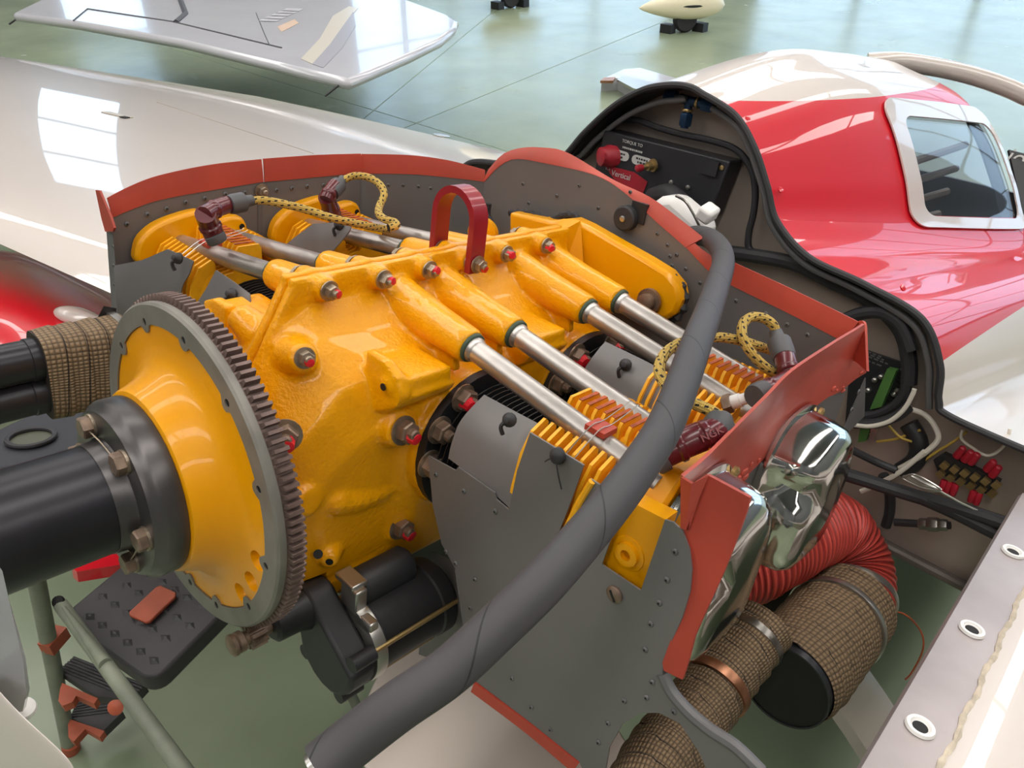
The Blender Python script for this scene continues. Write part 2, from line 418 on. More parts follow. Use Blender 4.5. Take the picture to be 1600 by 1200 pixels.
# ================================================================== shared small meshes
def rivet_mesh(nm,r,h,m):
    return MB().lathe([(r,0),(r,h*.35),(r*.72,h*.8),(r*.3,h)],(0,0,0),(0,0,1),8).mesh(nm,m,angle=60)
RIV=rivet_mesh('rivet',.0030,.0016,greyd); RIVH=rivet_mesh('rivet_hollow',.0032,.0016,greyd)
RIVC=MB().lathe([(.0012,0),(.0012,.0019)],(0,0,0),(0,0,1),6).mesh('rivet_core',hole)
def rivet(p,n,par,sc=1):
    o=inst('rivet',RIVH,frame(p,n)@Mx.Scale(sc,4),par); inst2('rivet_core',RIVC,o); return o
def nutset(r,h,stud,m,wr):
    nut=MB().hexnut((0,0,.0015),(0,0,1),r,h).mesh('nut',m,angle=25)
    wash=MB().lathe([(0,0),(wr,0),(wr,.0018),(0,.0018)],(0,0,0),(0,0,1),18).mesh('washer',zinc)
    st=MB().lathe([(r*.5,h),(r*.5,h+stud*.8),(r*.36,h+stud)],(0,0,0),(0,0,1),10).mesh('stud',m)
    mk=MB().lathe([(r*.78,h*.72),(r*.62,h+stud*.35),(r*.53,h+stud*.95),(r*.3,h+stud*1.04)],(0,0,0),(0,0,1),9).mesh('paint_mark',redmark)
    return nut,wash,st,mk
NUT_S=nutset(.0085,.009,.006,zinc,.0115); NUT_L=nutset(.0135,.013,.010,bronze,.0175)
def bolt(p,n,par,ms=NUT_S,mark=True,roll=.3,name='bolt'):
    o=inst(name,ms[0],frame(p,n,None,roll),par); inst2('washer',ms[1],o); inst2('stud',ms[2],o)
    if mark:
        k=inst2('paint_mark',ms[3],o); k.matrix_basis=Mx.Rotation(.25,4,'X')
    return o
def text_mesh(s,size,m,ext=.0002,shear=0):
    cu=bpy.data.curves.new('txt','FONT'); cu.body=s; cu.shear=shear; cu.size=size; cu.extrude=ext; cu.align_x='CENTER'; cu.align_y='CENTER'
    o=bpy.data.objects.new('txt',cu); COL.objects.link(o); bpy.context.view_layer.update()
    me=bpy.data.meshes.new_from_object(o.evaluated_get(bpy.context.evaluated_depsgraph_get())); bpy.data.objects.remove(o,do_unlink=True)
    me.materials.clear(); me.materials.append(m); return me
# ================================================================== ENGINE: flywheel
fw=thing('flywheel','large yellow flywheel disc with brown toothed ring gear around its rim','flywheel')
AXF=(0,-1,0)
disc=part('disc',MB().lathe([(.05,.046),(.094,.046),(.0975,.0445),(.0995,.041),(.102,.033),(.108,.020),(.116,.010),(.126,.005),(.140,.0035),(.157,.0035),(.159,-.012),(.05,-.012)],(0,0,0),AXF,96,closed=True),yellow_s,fw)
slot=MB()
for a in (-12.5,-27.5,-42.5):
    t=rad(a); slot.cyl((.1435*math.cos(t),-.02,.1435*math.sin(t)),(.1435*math.cos(t),.04,.1435*math.sin(t)),.0112,n=24)
cut(disc,slot)
HA=[rad(22+30.7*k) for k in range(-3,5)]+[rad(175),rad(206),rad(237),rad(268)]
ring=MB(); n=240; vs=[];fs=[]
def rin(a):
    d=min(abs((a-h+PI)%(2*PI)-PI) for h in HA); return .1575-.0085*max(0,1-(d/.055)**2)**.5 if d<.055 else .1575
for k in range(n):
    a=2*PI*k/n
    for r,y in ((rin(a),-.0055),(.178,-.0055),(.1805,-.003),(.1805,.004),(rin(a),.004)):
        vs.append((r*math.cos(a),y,r*math.sin(a)))
for k in range(n):
    q=(k+1)%n
    for j in range(5): jj=(j+1)%5; fs.append((k*5+j,k*5+jj,q*5+jj,q*5+j))
ring.add(vs,fs); rg=part('rim_ring',ring,ringm,fw,'flat grey metal ring with bolt holes')
holes=MB()
for a in HA: holes.cyl((.1605*math.cos(a),-.02,.1605*math.sin(a)),(.1605*math.cos(a),.02,.1605*math.sin(a)),.0042,n=14)
cut(rg,holes)
BH=MB().lathe([(.0041,0),(0,.0001)],(0,0,0),(0,-1,0),14).mesh('bolt_hole_shade',hole)  # near-black disc put in each hole in place of its shade
for a in HA: inst('bolt_hole_shade',BH,Mx.Translation((.1605*math.cos(a),-.0042,.1605*math.sin(a))),rg)
gear=part('ring_gear',MB().lathe([(.160,-.0045),(.1795,-.0045),(.1805,-.006),(.1805,-.022),(.160,-.022)],(0,0,0),AXF,132,closed=True),gearm,fw,'brown steel ring gear')
def tooth_mesh():
    mb=MB(); h=.0066; w0=.0031;w1=.0017
    mb.hexa([(-w0,.005,-.001),(w0,.005,-.001),(w1,.0065,h),(-w1,.0065,h),(-w0,.0225,-.001),(w0,.0225,-.001),(w1,.022,h),(-w1,.022,h)])
    return mb.mesh('tooth',gearm,angle=20)
TOO=tooth_mesh(); NT=132
for k in range(NT):
    a=2*PI*k/NT
    M=Mx.Rotation(-(a-PI/2),4,'Y')@Mx.Translation((0,0,.1805)); o=inst('tooth',TOO,M,gear)
# propeller shaft
ps=thing('propeller_shaft','thick black steel propeller shaft bolted to the flywheel hub','shaft',(0,-.045,0))
part('shaft_tube',MB().lathe([(.0555,.095),(.0555,.30)],(0,0,0),AXF,64),blacks,ps)
flm=mat('brushed_flange_steel',(98,95,95),.34,.75,.1,70,.15,14)
part('flange',MB().lathe([(.03,.0465),(.0935,.0465),(.0945,.049),(.0945,.066),(.093,.070),(.089,.073),(.0865,.078),(.083,.0785),(.060,.0785),(.0575,.082),(.0565,.096),(.03,.096)],(0,0,0),AXF,96,closed=True),flm,ps)
HB=MB().hexnut((0,0,0),(0,0,1),.0115,.011).mesh('bolt_head',bronze,angle=25); HBW=MB().lathe([(0,-.001),(.0125,-.001),(.0125,.002),(0,.002)],(0,0,0),(0,0,1),16).mesh('bolt_washer',zinc)
pb=[]
for a in (118,57,-8,-62,-125,172):
    p=V((.0715*math.cos(rad(a)),-.0790,.0715*math.sin(rad(a)))); b=inst('bolt',HB,frame(p,AXF,None,a*.02),ps); inst2('bolt_washer',HBW,b); pb.append(p)
for i,j in ((0,1),(2,3)):
    a,b=pb[i]+V((0,-.006,0)),pb[j]+V((0,-.006,0)); m=(a+b)/2; m=V((m.x*1.02,m.y+.001,m.z*1.02))
    part('lock_wire',MB().tube(cr([a,m,b],6),.0009,5),zinc,ps)
# ================================================================== crankcase
NY=[.2623,.3344,.4738,.5436]; FY=[.1964,.2729,.4145,.4876]
SX0,SZ0,SX1,SZ1=.1455,.1377,.4074,.0998
SPY=[.1548,.2295,.2992,.368,.4359,.5171]; SPZ=.1835
cc=thing('crankcase','yellow painted cast engine crankcase split along its top seam','engine',(0,.3,-.17))
ST=[(.058,[(.0,.085),(.045,.07),(.08,.03),(.085,-.04),(.075,-.1),(.06,-.14),(0,-.145)]),
    (.075,[(.0,.110),(.045,.092),(.088,.045),(.096,-.03),(.092,-.1),(.085,-.158),(0,-.160)]),
    (.105,[(.0,.158),(.045,.128),(.092,.07),(.102,0),(.098,-.09),(.094,-.168),(0,-.172)]),
    (.135,[(.0,.176),(.045,.138),(.090,.098),(.108,.03),(.102,-.06),(.096,-.170),(0,-.172)]),
    (.190,[(.0,.176),(.050,.136),(.092,.108),(.114,.055),(.108,-.05),(.098,-.170),(0,-.172)]),
    (.225,[(.0,.176),(.050,.136),(.095,.110),(.122,.06),(.122,-.05),(.104,-.170),(0,-.172)]),
    (.400,[(.0,.176),(.050,.136),(.095,.110),(.126,.07),(.126,-.07),(.110,-.170),(0,-.172)]),
    (.585,[(.0,.176),(.050,.136),(.095,.110),(.126,.07),(.126,-.07),(.110,-.170),(0,-.172)])]
def case_half(sgn,tubes):
    mb=MB(); e=.0012*sgn
    vs=[];k=len(ST[0][1])
    for y,pl in ST:
        for x,z in pl: vs.append((max(x,.0012)*sgn,y,z))
    fs=[]
    for i in range(len(ST)-1):
        for j in range(k): q=(j+1)%k; fs.append((i*k+j,i*k+q,(i+1)*k+q,(i+1)*k+j))
    fs+=[tuple(range(k))[::-1],tuple((len(ST)-1)*k+j for j in range(k))]
    mb.add(vs,fs)
    def bx(x0,x1,y0,y1,z0,z1): mb.box(((x0+x1)/2*sgn,(y0+y1)/2,(z0+z1)/2),(abs(x1-x0),y1-y0,z1-z0))
    bx(.0012,.013,.118,.585,.13,.196)                       # spine flange
    mb.prism([(e,.062,.085),(e,.105,.165),(e,.122,.196),(e,.15,.19),(e,.14,.1)],(.0125*sgn,0,0))
    for y in SPY: mb.cyl((.0012*sgn,y,SPZ),(.026*sgn,y,SPZ),.0155,.0135,18)
    for y in tubes:
        mb.cyl((.01*sgn,y,.152),(.075*sgn,y,.1445),.028,.0235,24); mb.cyl((.07*sgn,y,.145),(SX0*sgn,y,SZ0),.0238,.0205,24)
        mb.prism([(.03*sgn,y-.006,.10),(.03*sgn,y-.006,.15),(.118*sgn,y-.006,.138),(.128*sgn,y-.006,.1)],(0,.012,0))
    for y0 in (tubes[0]-.095,tubes[2]-.106):
        bx(.06,.142,y0+.004,y0+.072,.092,.120)                   # shelves between the tappet bosses
        mb.prism([(.05*sgn,y0,.1),(.146*sgn,y0,.1),(.140*sgn,y0,.088),(.112*sgn,y0,.066)],(0,.078,0))
    # ribs on the roof
    mb.prism([(.02*sgn,tubes[0]-.028,.172),(.085*sgn,tubes[0]-.012,.146),(.09*sgn,tubes[0]-.012,.12),(.02*sgn,tubes[0]-.028,.13)],(0,.012,0))
    mb.prism([(.02*sgn,tubes[1]+.026,.165),(.06*sgn,tubes[1]+.02,.150),(.06*sgn,tubes[1]+.02,.12),(.02*sgn,tubes[1]+.026,.13)],(0,.010,0))
    # cylinder pads
    for yc in ((tubes[0]+tubes[1])/2,(tubes[2]+tubes[3])/2):
        mb.lathe([(.095,0),(.095,.030)],(.102*sgn,yc,0),(sgn,0,0),40)
    # lug on the shoulder with its tapped boss
    y0=tubes[0]-.101
    mb.prism([(.085*sgn,y0,.06),(.085*sgn,y0,.136),(.115*sgn,y0,.135),(.138*sgn,y0,.124),(.147*sgn,y0,.105),(.142*sgn,y0,.09),(.12*sgn,y0,.075)],(0,.014,0))
    mb.cyl((.124*sgn,y0-.004,.109),(.124*sgn,y0+.01,.109),.0085)
    # through bolt bosses
    mb.cyl((.07*sgn,.190,.036),(.126*sgn,.187,.046),.036,.0205,24)
    mb.cyl((.06*sgn,.213,-.118),(.106*sgn,.213,-.114),.034,.021,24)
    mb.cyl((.03*sgn,.108,.117),(.067*sgn,.098,.134),.024,.0155,20)
    mb.cyl((.03*sgn,.075,-.03),(.105*sgn,.08,-.02),.024,.018,20)
    # arched swell over the front main bearing and the foot flange
    for i in range(9):
        a=rad(-50+100*i/8); mb.sphere((.092*sgn,.170+.062*math.sin(a),-.030-.030*math.cos(a)+.01),.020,12)
    bx(.0012,.102,.092,.30,-.176,-.150)
    mb.cyl((.108*sgn,.106,-.112),(.075*sgn,.130,-.113),.0105,.022,18)
    if sgn<0: mb.prism([(-.05,.13,.10),(-.105,.13,.105),(-.115,.13,.09),(-.112,.13,.05),(-.05,.13,.0)],(0,.03,0)); mb.cyl((-.100,.124,.088),(-.100,.16,.088),.014)
    return mb
for sgn,tb in ((1,NY),(-1,FY)):
    h=part('case_half',case_half(sgn,tb),yellow,cc); mods(h,voxel=.0030,smooth=9)
NEARCASE=bpy.data.objects['case_half']
cut(NEARCASE,MB().cyl((.1045,.0,-.1665),(.1045,.1115,-.1665),.0295,n=40))
for y in SPY: bolt((.0265,y,SPZ),(1,0,.0),cc,roll=y*9)
for y in SPY: bolt((-.0265,y,SPZ),(-1,0,0),cc,mark=False)
bolt((.067,.0975,.1345),(.9,-.2,.25),cc)
bolt((.126,.187,.046),(.97,.0,.16),cc,NUT_L); bolt((.098,.055,.072),(.8,-.5,.2),cc,NUT_L); bolt((.105,.213,-.114),(.97,0,.1),cc,NUT_L)
part('tapped_hole',MB().cyl((.124,.1555,.109),(.124,.1565,.109),.0042,n=12),hole,cc)
part('tapped_hole',MB().cyl((.1085,.1055,-.112),(.108,.106,-.112),.0045,n=12),hole,cc)
part('tapped_hole',MB().cyl(at(497,866,X=.1035),at(497,866,X=.102),.0055,n=12),hole,cc)
part('tapped_hole',MB().cyl((-.100,.1225,.088),(-.100,.1235,.088),.006,n=12),hole,cc)
o=part('sump_block',MB().prism([(-.11,.20,-.173),(.098,.20,-.173),(.088,.20,-.20),(.07,.20,-.30),(-.09,.20,-.30),(-.11,.20,-.21)],(0,.36,0)),blackm,cc,'black sump block added behind the starter'); mods(o,bevel=.012)  # dark block added so the gap behind the starter stays dark
# lifting eye: bent maroon strap straddling the seam
le=[(.034,.368,.172),(.034,.368,.235)]+[(.034*math.cos(rad(a)),.368,.235+.034*math.sin(rad(a))) for a in range(15,180,15)]+[(-.034,.368,.235),(-.034,.368,.172)]
g=[[V(p)+V((0,-.012,0)),V(p)+V((0,.012,0))] for p in le]
part('lifting_eye',MB().sheet(g,.009),redpaint,cc,'maroon painted lifting strap',angle=50)
bolt((.040,.368,.184),(1,0,0),cc,roll=.6)
# rear mounting plate (accessory housing) against the rear baffle
PL=.612
po=[(795,331),(860,345),(893,342),(915,352),(960,378),(1008,405),(1040,425),(1058,447),(1063,470),(1055,490),(1040,500),(1020,500),(985,480),(900,450),(795,400)]
rp=part('rear_housing',MB().prism([at(u,v,Y=PL) for u,v in po],(0,.03,0)),yellow_s,cc); mods(rp,bevel=.006)
p=at(890,345,Y=.612); part('housing_rib',MB().hexa([p+V((-.012,0,.0)),p+V((.02,0,.006)),p+V((.045,-.005,-.06)),p+V((-.01,-.005,-.07)),p+V((-.006,-.03,-.01)),p+V((.010,-.03,-.01)),p+V((.02,-.02,-.06)),p+V((0,-.02,-.07))]),yellow_s,cc)
p=at(1016,470,Y=.608); part('mount_bolt',MB().lathe([(.0185,0),(.0185,.006),(.012,.006),(.012,.016),(.006,.018)],p,(0,-1,0),20),bronze,cc)
bolt(at(865,383,Y=.585),(.8,-.6,.1),cc,mark=False)
# ================================================================== cylinders
def oct_outline(r,n=40,flat=.0):
    return [(r*math.cos(2*PI*k/n),r*math.sin(2*PI*k/n)) for k in range(n)]
HF=[(0,.130),(.016,.130),(.0195,.124),(.0205,.100),(.024,.094),(.046,.090),(.050,.098),(.0515,.113),(.056,.117),(.074,.108),(.086,.085),(.092,.045),(.092,-.02),(.082,-.062),(.055,-.09),(0,-.095)]
def fin_poly(x,yc,sc=1.0):
    pts=[(y,z) for y,z in HF]+[(-y,z) for y,z in HF[-2:0:-1]]
    return [(x,yc+y*sc,z*sc) for y,z in pts]
def make_cylinder(sgn,yc,label,lab2=None):
    t=thing('engine_cylinder',label,'cylinder',(.13*sgn,yc,0),'engine cylinders')
    # base flange with hold-down nuts
    pl=[(r[0]*1,r[1]*1) for r in oct_outline(.092,32)]
    b=part('base_flange',MB().lathe([(.062,0),(.094,0),(.094,.011),(.062,.011)],(.132*sgn,yc,0),(sgn,0,0),32,closed=True),blackm,t)
    for a in (62,118,30,150,0,180,-35):
        p=(.143*sgn,yc+.083*math.cos(rad(a)),.083*math.sin(rad(a))); bolt(p,(sgn,0,0),t,NUT_L,mark=(a in(30,62,118)),roll=a)
    part('barrel',MB().lathe([(.064,0),(.064,.135)],(.143*sgn,yc,0),(sgn,0,0),32),blackm,t)
    prof=[(.062,-.0009),(.083,-.0006),(.083,.0006),(.062,.0009)]
    bf=MB().lathe(prof,(0,0,0),(1,0,0),36,closed=True).mesh('barrel_fin',blackm)
    for k in range(15): inst('barrel_fin',bf,Mx.Translation(((.155+k*.0078)*sgn,yc,0)),t)
    part('head_core',MB().prism(fin_poly(.274*sgn,yc,.86),(.125*sgn,0,0)),yellowf,t)
    fm=MB().prism(fin_poly(0,0),(.0036,0,0)); fmesh=fm.mesh('head_fin',yellowf); mo=None
    for k in range(11):
        o=inst('head_fin',fmesh,Mx.Translation(((.276+k*.0108)*sgn-(.0018),yc,0)),t)
    # scorched strips along the tops of the middle fins
    st=MB().box((0,0,.1303),(.0042,.030,.0012)).mesh('fin_edge',finrust)
    for k in range(9): inst('fin_edge',st,Mx.Translation(((.287+k*.0108)*sgn,yc,0)),t)
    # rocker box and polished cover
    rb=part('rocker_box',MB().prism([(.396*sgn,yc+y*.98,z-.004) for y,z in ((-.075,-.04),(-.08,.0),(-.072,.075),(-.05,.105),(-.03,.125),(.03,.125),(.05,.105),(.072,.075),(.08,0),(.075,-.04),(.045,-.075),(-.045,-.075))],(.0305*sgn,0,0)),yellow_s,t); mods(rb,bevel=.004)
    return t
CYL=[]
CYL.append((1,(NY[0]+NY[1])/2,make_cylinder(1,(NY[0]+NY[1])/2,'engine cylinder with yellow head fins behind the riveted front baffle')))
CYL.append((1,(NY[2]+NY[3])/2,make_cylinder(1,(NY[2]+NY[3])/2,'rear engine cylinder with yellow fins beside the orange baffle corner')))
CYL.append((-1,(FY[0]+FY[1])/2,make_cylinder(-1,(FY[0]+FY[1])/2,'far side engine cylinder with fins tied by wire next to the ring gear')))
CYL.append((-1,(FY[2]+FY[3])/2,make_cylinder(-1,(FY[2]+FY[3])/2,'far side rear engine cylinder behind the maroon lifting strap')))
sealg=mat('green_grommet',(58,76,60),.6)
for sgn,yc,t in CYL:
    for y in ((NY if sgn>0 else FY)):
        if abs(y-yc)>.06: continue
        a=V((SX0*sgn,y,SZ0)); b=V((SX1*sgn,y,SZ1))
        tb=part('pushrod_tube',MB().tube([a-(b-a)*.08,b],.0127,24),alu,t,'bare aluminium pushrod tube')
        d=(b-a).normalized()
        part('grommet',MB().lathe([(.0127,-.001),(.0178,-.001),(.0176,.0022),(.0165,.0034),(.0127,.0036)],a,d,24,closed=True),sealg,tb)
        part('collar',MB().lathe([(.0127,.002),(.0152,.002),(.0146,.007),(.0127,.010)],a,d,24,closed=True),alu,tb)
    # chrome rocker cover: rounded dish with a waist
    def cov(x,k): 
        o=[(-.062,-.058),(-.066,.0),(-.064,.055),(-.046,.094),(-.02,.108),(.02,.108),(.046,.094),(.064,.055),(.066,0),(.062,-.058),(.035,-.078),(-.035,-.078)]
        return [V((x*sgn,yc+y*k,.006+z*k)) for y,z in o]
    G=[(.4287,.96),(.4345,.96),(.4347,1.04),(.438,1.04),(.440,.98),(.464,.965),(.482,.93),(.492,.84),(.496,.70),(.497,.3)]
    mb=MB(); rings=[cr(cov(x,k),4,closed=True) for x,k in G]; n=len(rings[0])
    vs=[p for r in rings for p in r]; fs=[(i*n+j,i*n+(j+1)%n,(i+1)*n+(j+1)%n,(i+1)*n+j) for i in range(len(G)-1) for j in range(n)]+[tuple((len(G)-1)*n+j for j in range(n))]
    # waist: pinch the wall where the cover steps in over its screw
    vs2=[]
    for v in vs:
        k=math.exp(-((v.z-.045)/.016)**2); d=v.y-yc
        if abs(v.x)>.44 and d<-.02: v=V((v.x-.012*sgn*k,v.y+.016*k,v.z))
        vs2.append(v)
    mb.add(vs2,fs); part('rocker_cover',mb,chrome,t,'polished chrome rocker cover',angle=60)
    for z,y in ((.096,.048),(.02,-.066),(-.05,.055)):
        part('cover_screw',MB().lathe([(.0055,0),(.0055,.004),(.003,.006)],(.440*sgn,yc+y*1.0,.006+z*1.0),(sgn,0,0),12),brass,t)
# far head flanges seen against the far baffle
for k,dy in ((2,0),(3,FY[2]-FY[0])):
    pxs=[(214,392),(222,372),(245,352),(278,338),(310,330),(325,335),(338,344),(362,338),(380,341),(388,357),(384,375),(370,392),(340,410),(300,425),(250,430),(216,412)]
    pts=[at(u,v,X=-.395)+V((0,dy,0)) for u,v in pxs]
    hf=part('head_flange',MB().prism(cr(pts,3,closed=True),(-.022,0,0)),yellow_s,CYL[k][2],'cast yellow head flange'); mods(hf,bevel=.006)
    for u,v in ((316,348),(322,376),(378,354),(268,376)):
        q=at(u,v,X=-.395)+V((0,dy,0)); part('flange_hole',MB().cyl(q+V((.0005,0,0)),q+V((-.001,0,0)),.0045,n=12),hole,CYL[k][2])
# port boss that shows through the front baffle window
q=at(980,866,Y=.212)
pt=[at(u,v,Y=.214) for u,v in ((938,884),(978,780),(1040,812),(1008,925))]
part('intake_pad',MB().prism(pt,(0,.02,0)),yellow_s,CYL[0][2])
part('intake_boss',MB().lathe([(.018,0),(.0175,.002),(.0125,.0025),(.012,.006),(.008,.0065),(.0055,.0065),(.0055,.001)],q+V((0,.003,0)),(0,-1,0),24),yellow_s,CYL[0][2])
# ================================================================== BAFFLES
def resamp(pts,n):
    P=[V((p[0],p[1],0)) for p in pts]; D=[0]
    for i in range(1,len(P)): D.append(D[-1]+(P[i]-P[i-1]).length)
    out=[]
    for k in range(n):
        d=D[-1]*k/(n-1); i=1
        while i<len(D)-1 and D[i]<d: i+=1
        f=(d-D[i-1])/max(D[i]-D[i-1],1e-9); q=P[i-1].lerp(P[i],f); out.append((q.x,q.y))
    return out
def pxs(pts,n=6): return [(p.x,p.y) for p in cr([(u,v,0) for u,v in pts],n)]
def strip(top,bot,pl,n=24,rows=4,lean=0,th=.0032,wob=0):
    T=resamp(pxs(top),n); B=resamp(pxs(bot),n); nn=V(pl[1]).normalized(); G=[]
    for i in range(rows+1):
        f=i/rows
        G.append([at(T[j][0]*(1-f)+B[j][0]*f,T[j][1]*(1-f)+B[j][1]*f,pl=pl)+nn*(lean*(1-f)**1.5+wob*math.sin(j*.9+f*2)*(1-f)) for j in range(n)])
    return MB().sheet(G,th)
PLF=((-.42,0,0),(1,0,0)); PLR=((0,.66,0),(0,1,0)); PLP=((0,.2,0),(0,1,0))
fa=V((-.42,.545,0)); fb=V((-.246,.66,0)); PLFR=(tuple(fa),((fb-fa).y,-(fb-fa).x,0))
na=V((.43,.66,0)); nb=V((.45,.2,0)); PLN=(tuple(na),((nb-na).y,-(nb-na).x,0))
def wall_panel(toppx,pl,zb,th=.0016,n=20,rows=6):
    T=resamp(pxs(toppx),n); G=[]
    tops=[at(u,v,pl=pl) for u,v in T]
    for i in range(rows+1):
        f=i/rows; G.append([V((p.x,p.y,p.z*(1-f)+zb*f)) for p in tops])
    return MB().sheet(G,th)
bf=thing('side_baffle','grey riveted baffle wall with dark orange seal along the far cylinders','baffle',(-.42,.3,-.1))
ftop1=[(174,341),(205,327),(250,312),(330,297),(406,285)]; ftop2=[(406,285),(480,277),(563,271)]
part('panel',wall_panel(ftop1,PLF,-.12),grey,bf); part('panel',wall_panel(ftop2,PLF,-.12),grey,bf)
part('panel',wall_panel([(563,271),(620,271),(690,276),(758,284)],PLFR,-.12),greyd,bf)
part('seam_strip',MB().sheet([[at(403,289,X=-.4185),at(410,288,X=-.4185)],[at(403,430,X=-.4185),at(410,430,X=-.4185)]],.0012),greyd,bf)
part('seal_strip',strip([(170,311),(205,293),(250,276),(330,259),(411,250)],[(175,340),(205,327),(250,312),(330,297),(411,284)],PLF,lean=-.006),seal,bf,'dark orange silicone seal')
part('seal_strip',strip([(414,249),(500,243),(566,241)],[(413,284),(500,276),(566,270)],PLF,lean=-.005,n=14),seal,bf)
part('seal_strip',strip([(564,241),(640,243),(700,251),(757,266)],[(564,271),(640,272),(700,277),(758,284)],PLFR,lean=-.004,n=14),seal,bf)
part('front_flap',MB().prism([at(u,v,Y=.10) for u,v in ((149,297),(155,298),(172,338),(178,356),(176,362),(164,362),(158,340))],(0,.003,0)),seal,bf)
part('front_return',strip([(166,345),(175,343)],[(178,520),(190,520)],((0,.106,0),(0,1,0)),n=3,rows=8,th=.0015),greyd,bf)
for u,v in ((198,350),(230,335),(260,326),(290,316),(320,310),(352,303),(382,301),(432,297),(456,294),(480,291),(505,289),(530,287)): rivet(at(u,v,X=-.4185),(1,0,0),bf,1.15)
nfr=V(PLFR[1]).normalized(); nfr=nfr if nfr.y<0 else -nfr
for u,v in ((607,289),(630,289),(654,291),(673,294),(695,298),(718,301),(742,304)): rivet(at(u,v,pl=PLFR)+nfr*.001,nfr,bf)
for u,v in ((177,385),(178,415),(179,445),(184,468)): rivet(at(u,v,Y=.104),(0,-1,0),bf,.9)
bolt(at(408,298,X=-.418),(1,0,0),bf,NUT_S,mark=False,name='seam_screw')
# rear wall
br=thing('rear_baffle','grey rear baffle wall with humped orange top seal behind the crankcase','baffle',(.1,.66,-.1))
rtop=[(757,284),(780,260),(805,248),(845,253),(925,272),(975,300),(1025,345),(1072,387),(1090,405),(1111,426)]
part('panel',wall_panel(rtop,PLR,-.12,n=30),grey,br)
part('panel',wall_panel([(1111,427),(1150,449),(1230,488),(1312,529)],PLR,-.12),greyd,br)
part('seal_strip',strip([(757,266),(778,243),(805,233),(840,232),(880,240),(950,283),(1010,311),(1060,348),(1093,374)],[(757,285),(780,261),(805,249),(845,254),(925,273),(975,301),(1025,346),(1055,372),(1072,387)],PLR,n=34,lean=.012),seal,br,'orange silicone seal over the hump')
part('seal_strip',strip([(1084,381),(1100,394),(1118,404),(1140,409),(1230,450),(1300,484),(1340,504)],[(1073,387),(1090,405),(1111,426),(1150,449),(1230,488),(1290,519),(1318,534)],PLR,n=20,lean=.004),seal,br)
for u,v in ((817,287),(826,317),(870,306),(822,330),(935,325),(1027,365),(1043,383),(1047,400),(1057,398),(1050,415),(1071,420),(1094,442),(1150,470),(1197,490),(1230,507),(1262,523),(905,290),(985,300)): rivet(at(u,v,Y=.659),(0,-1,0),br)
g=at(982,340,Y=.659); kb=part('knob',MB().lathe([(.0185,0),(.0185,.012),(.016,.014),(.006,.0145)],g,(0,-1,0),24),rubber,br,'black rubber grommet')
part('knob_screw',MB().lathe([(.0045,.0145),(.0045,.0165),(.002,.0175)],g,(0,-1,0),10),silver,kb)
part('knob_bracket',MB().box(g+V((.016,.0,.012)),(.026,.006,.03)),blackp,br)
part('sealant_bead',MB().tube(cr([at(u,v,Y=.635) for u,v in ((797,333),(820,333),(842,338),(862,344),(880,337),(896,337),(910,349),(930,366),(947,380))],5),lambda L,a:.0055+.0022*math.sin(L*420)*math.cos(a*2),8),rubber,br)
part('sealant_bead',MB().tube(cr([at(u,v,Y=.63) for u,v in ((1050,432),(1066,450),(1070,470),(1064,488),(1050,502))],5),lambda L,a:.006+.002*math.sin(L*390),8),rubber,br)
part('sealant_bead',MB().tube(cr([at(u,v,Y=.64) for u,v in ((764,318),(762,335),(768,348))],5),.005,8),rubber,br)
# far mount disc seen beside the lifting eye
mdp=at(757,364,Y=.60); md=solo('mount_isolator',MB().lathe([(.026,0),(.026,.01),(.017,.012),(.017,.02),(.008,.022)],mdp,(0.3,-1,0),24),yellow_s,'round yellow engine mount cup beside the maroon lifting strap','engine mount',tuple(mdp))
part('mount_bolt',MB().lathe([(.011,.021),(.011,.028),(.006,.03)],mdp,(0.3,-1,0),14),bronze,md)
# near side wall: panel, seal with torn lower edge, front flap
bn=thing('port_baffle','grey side baffle with bright orange seal torn along its lower edge','baffle',(.43,.43,0))
part('panel',wall_panel([(1050,800),(1066,790),(1150,715),(1235,640),(1340,560)],((.4275,0,0),(1,0,0)),.0),grey,bn)
T=[(1066,743),(1100,715),(1150,665),(1200,615),(1237,578),(1300,536),(1338,513),(1349,506)]
Bm=[(1066,824),(1080,812),(1110,792),(1150,757),(1180,728),(1195,712),(1212,690),(1236,662),(1252,655),(1270,637),(1292,620),(1310,612),(1335,592),(1352,582)]
TT=resamp(pxs(T),44); BB=resamp(pxs(Bm),44); G=[]
for i in range(11):
    f=i/10; row=[]
    for j in range(44):
        xt=at(TT[j][0],TT[j][1],pl=PLN).x; k=max(0,(1-f)-.68)/.32
        row.append(at(TT[j][0]*(1-f)+BB[j][0]*f,TT[j][1]*(1-f)+BB[j][1]*f,X=.4300+(xt-.4300)*k**1.2))
    G.append(row)
part('seal_strip',MB().sheet(G,.003),seal,bn,'orange silicone seal with torn edge',angle=60)
cpx=[(1318,534),(1332,524),(1345,512),(1351,506)]
part('corner_seal',strip([(1340,504),(1346,501),(1351,503),(1353,510)],[(1330,560),(1342,568),(1350,575),(1356,580)],((.43,.655,0),(.7,.7,0)),n=8,rows=3),seal,bn)
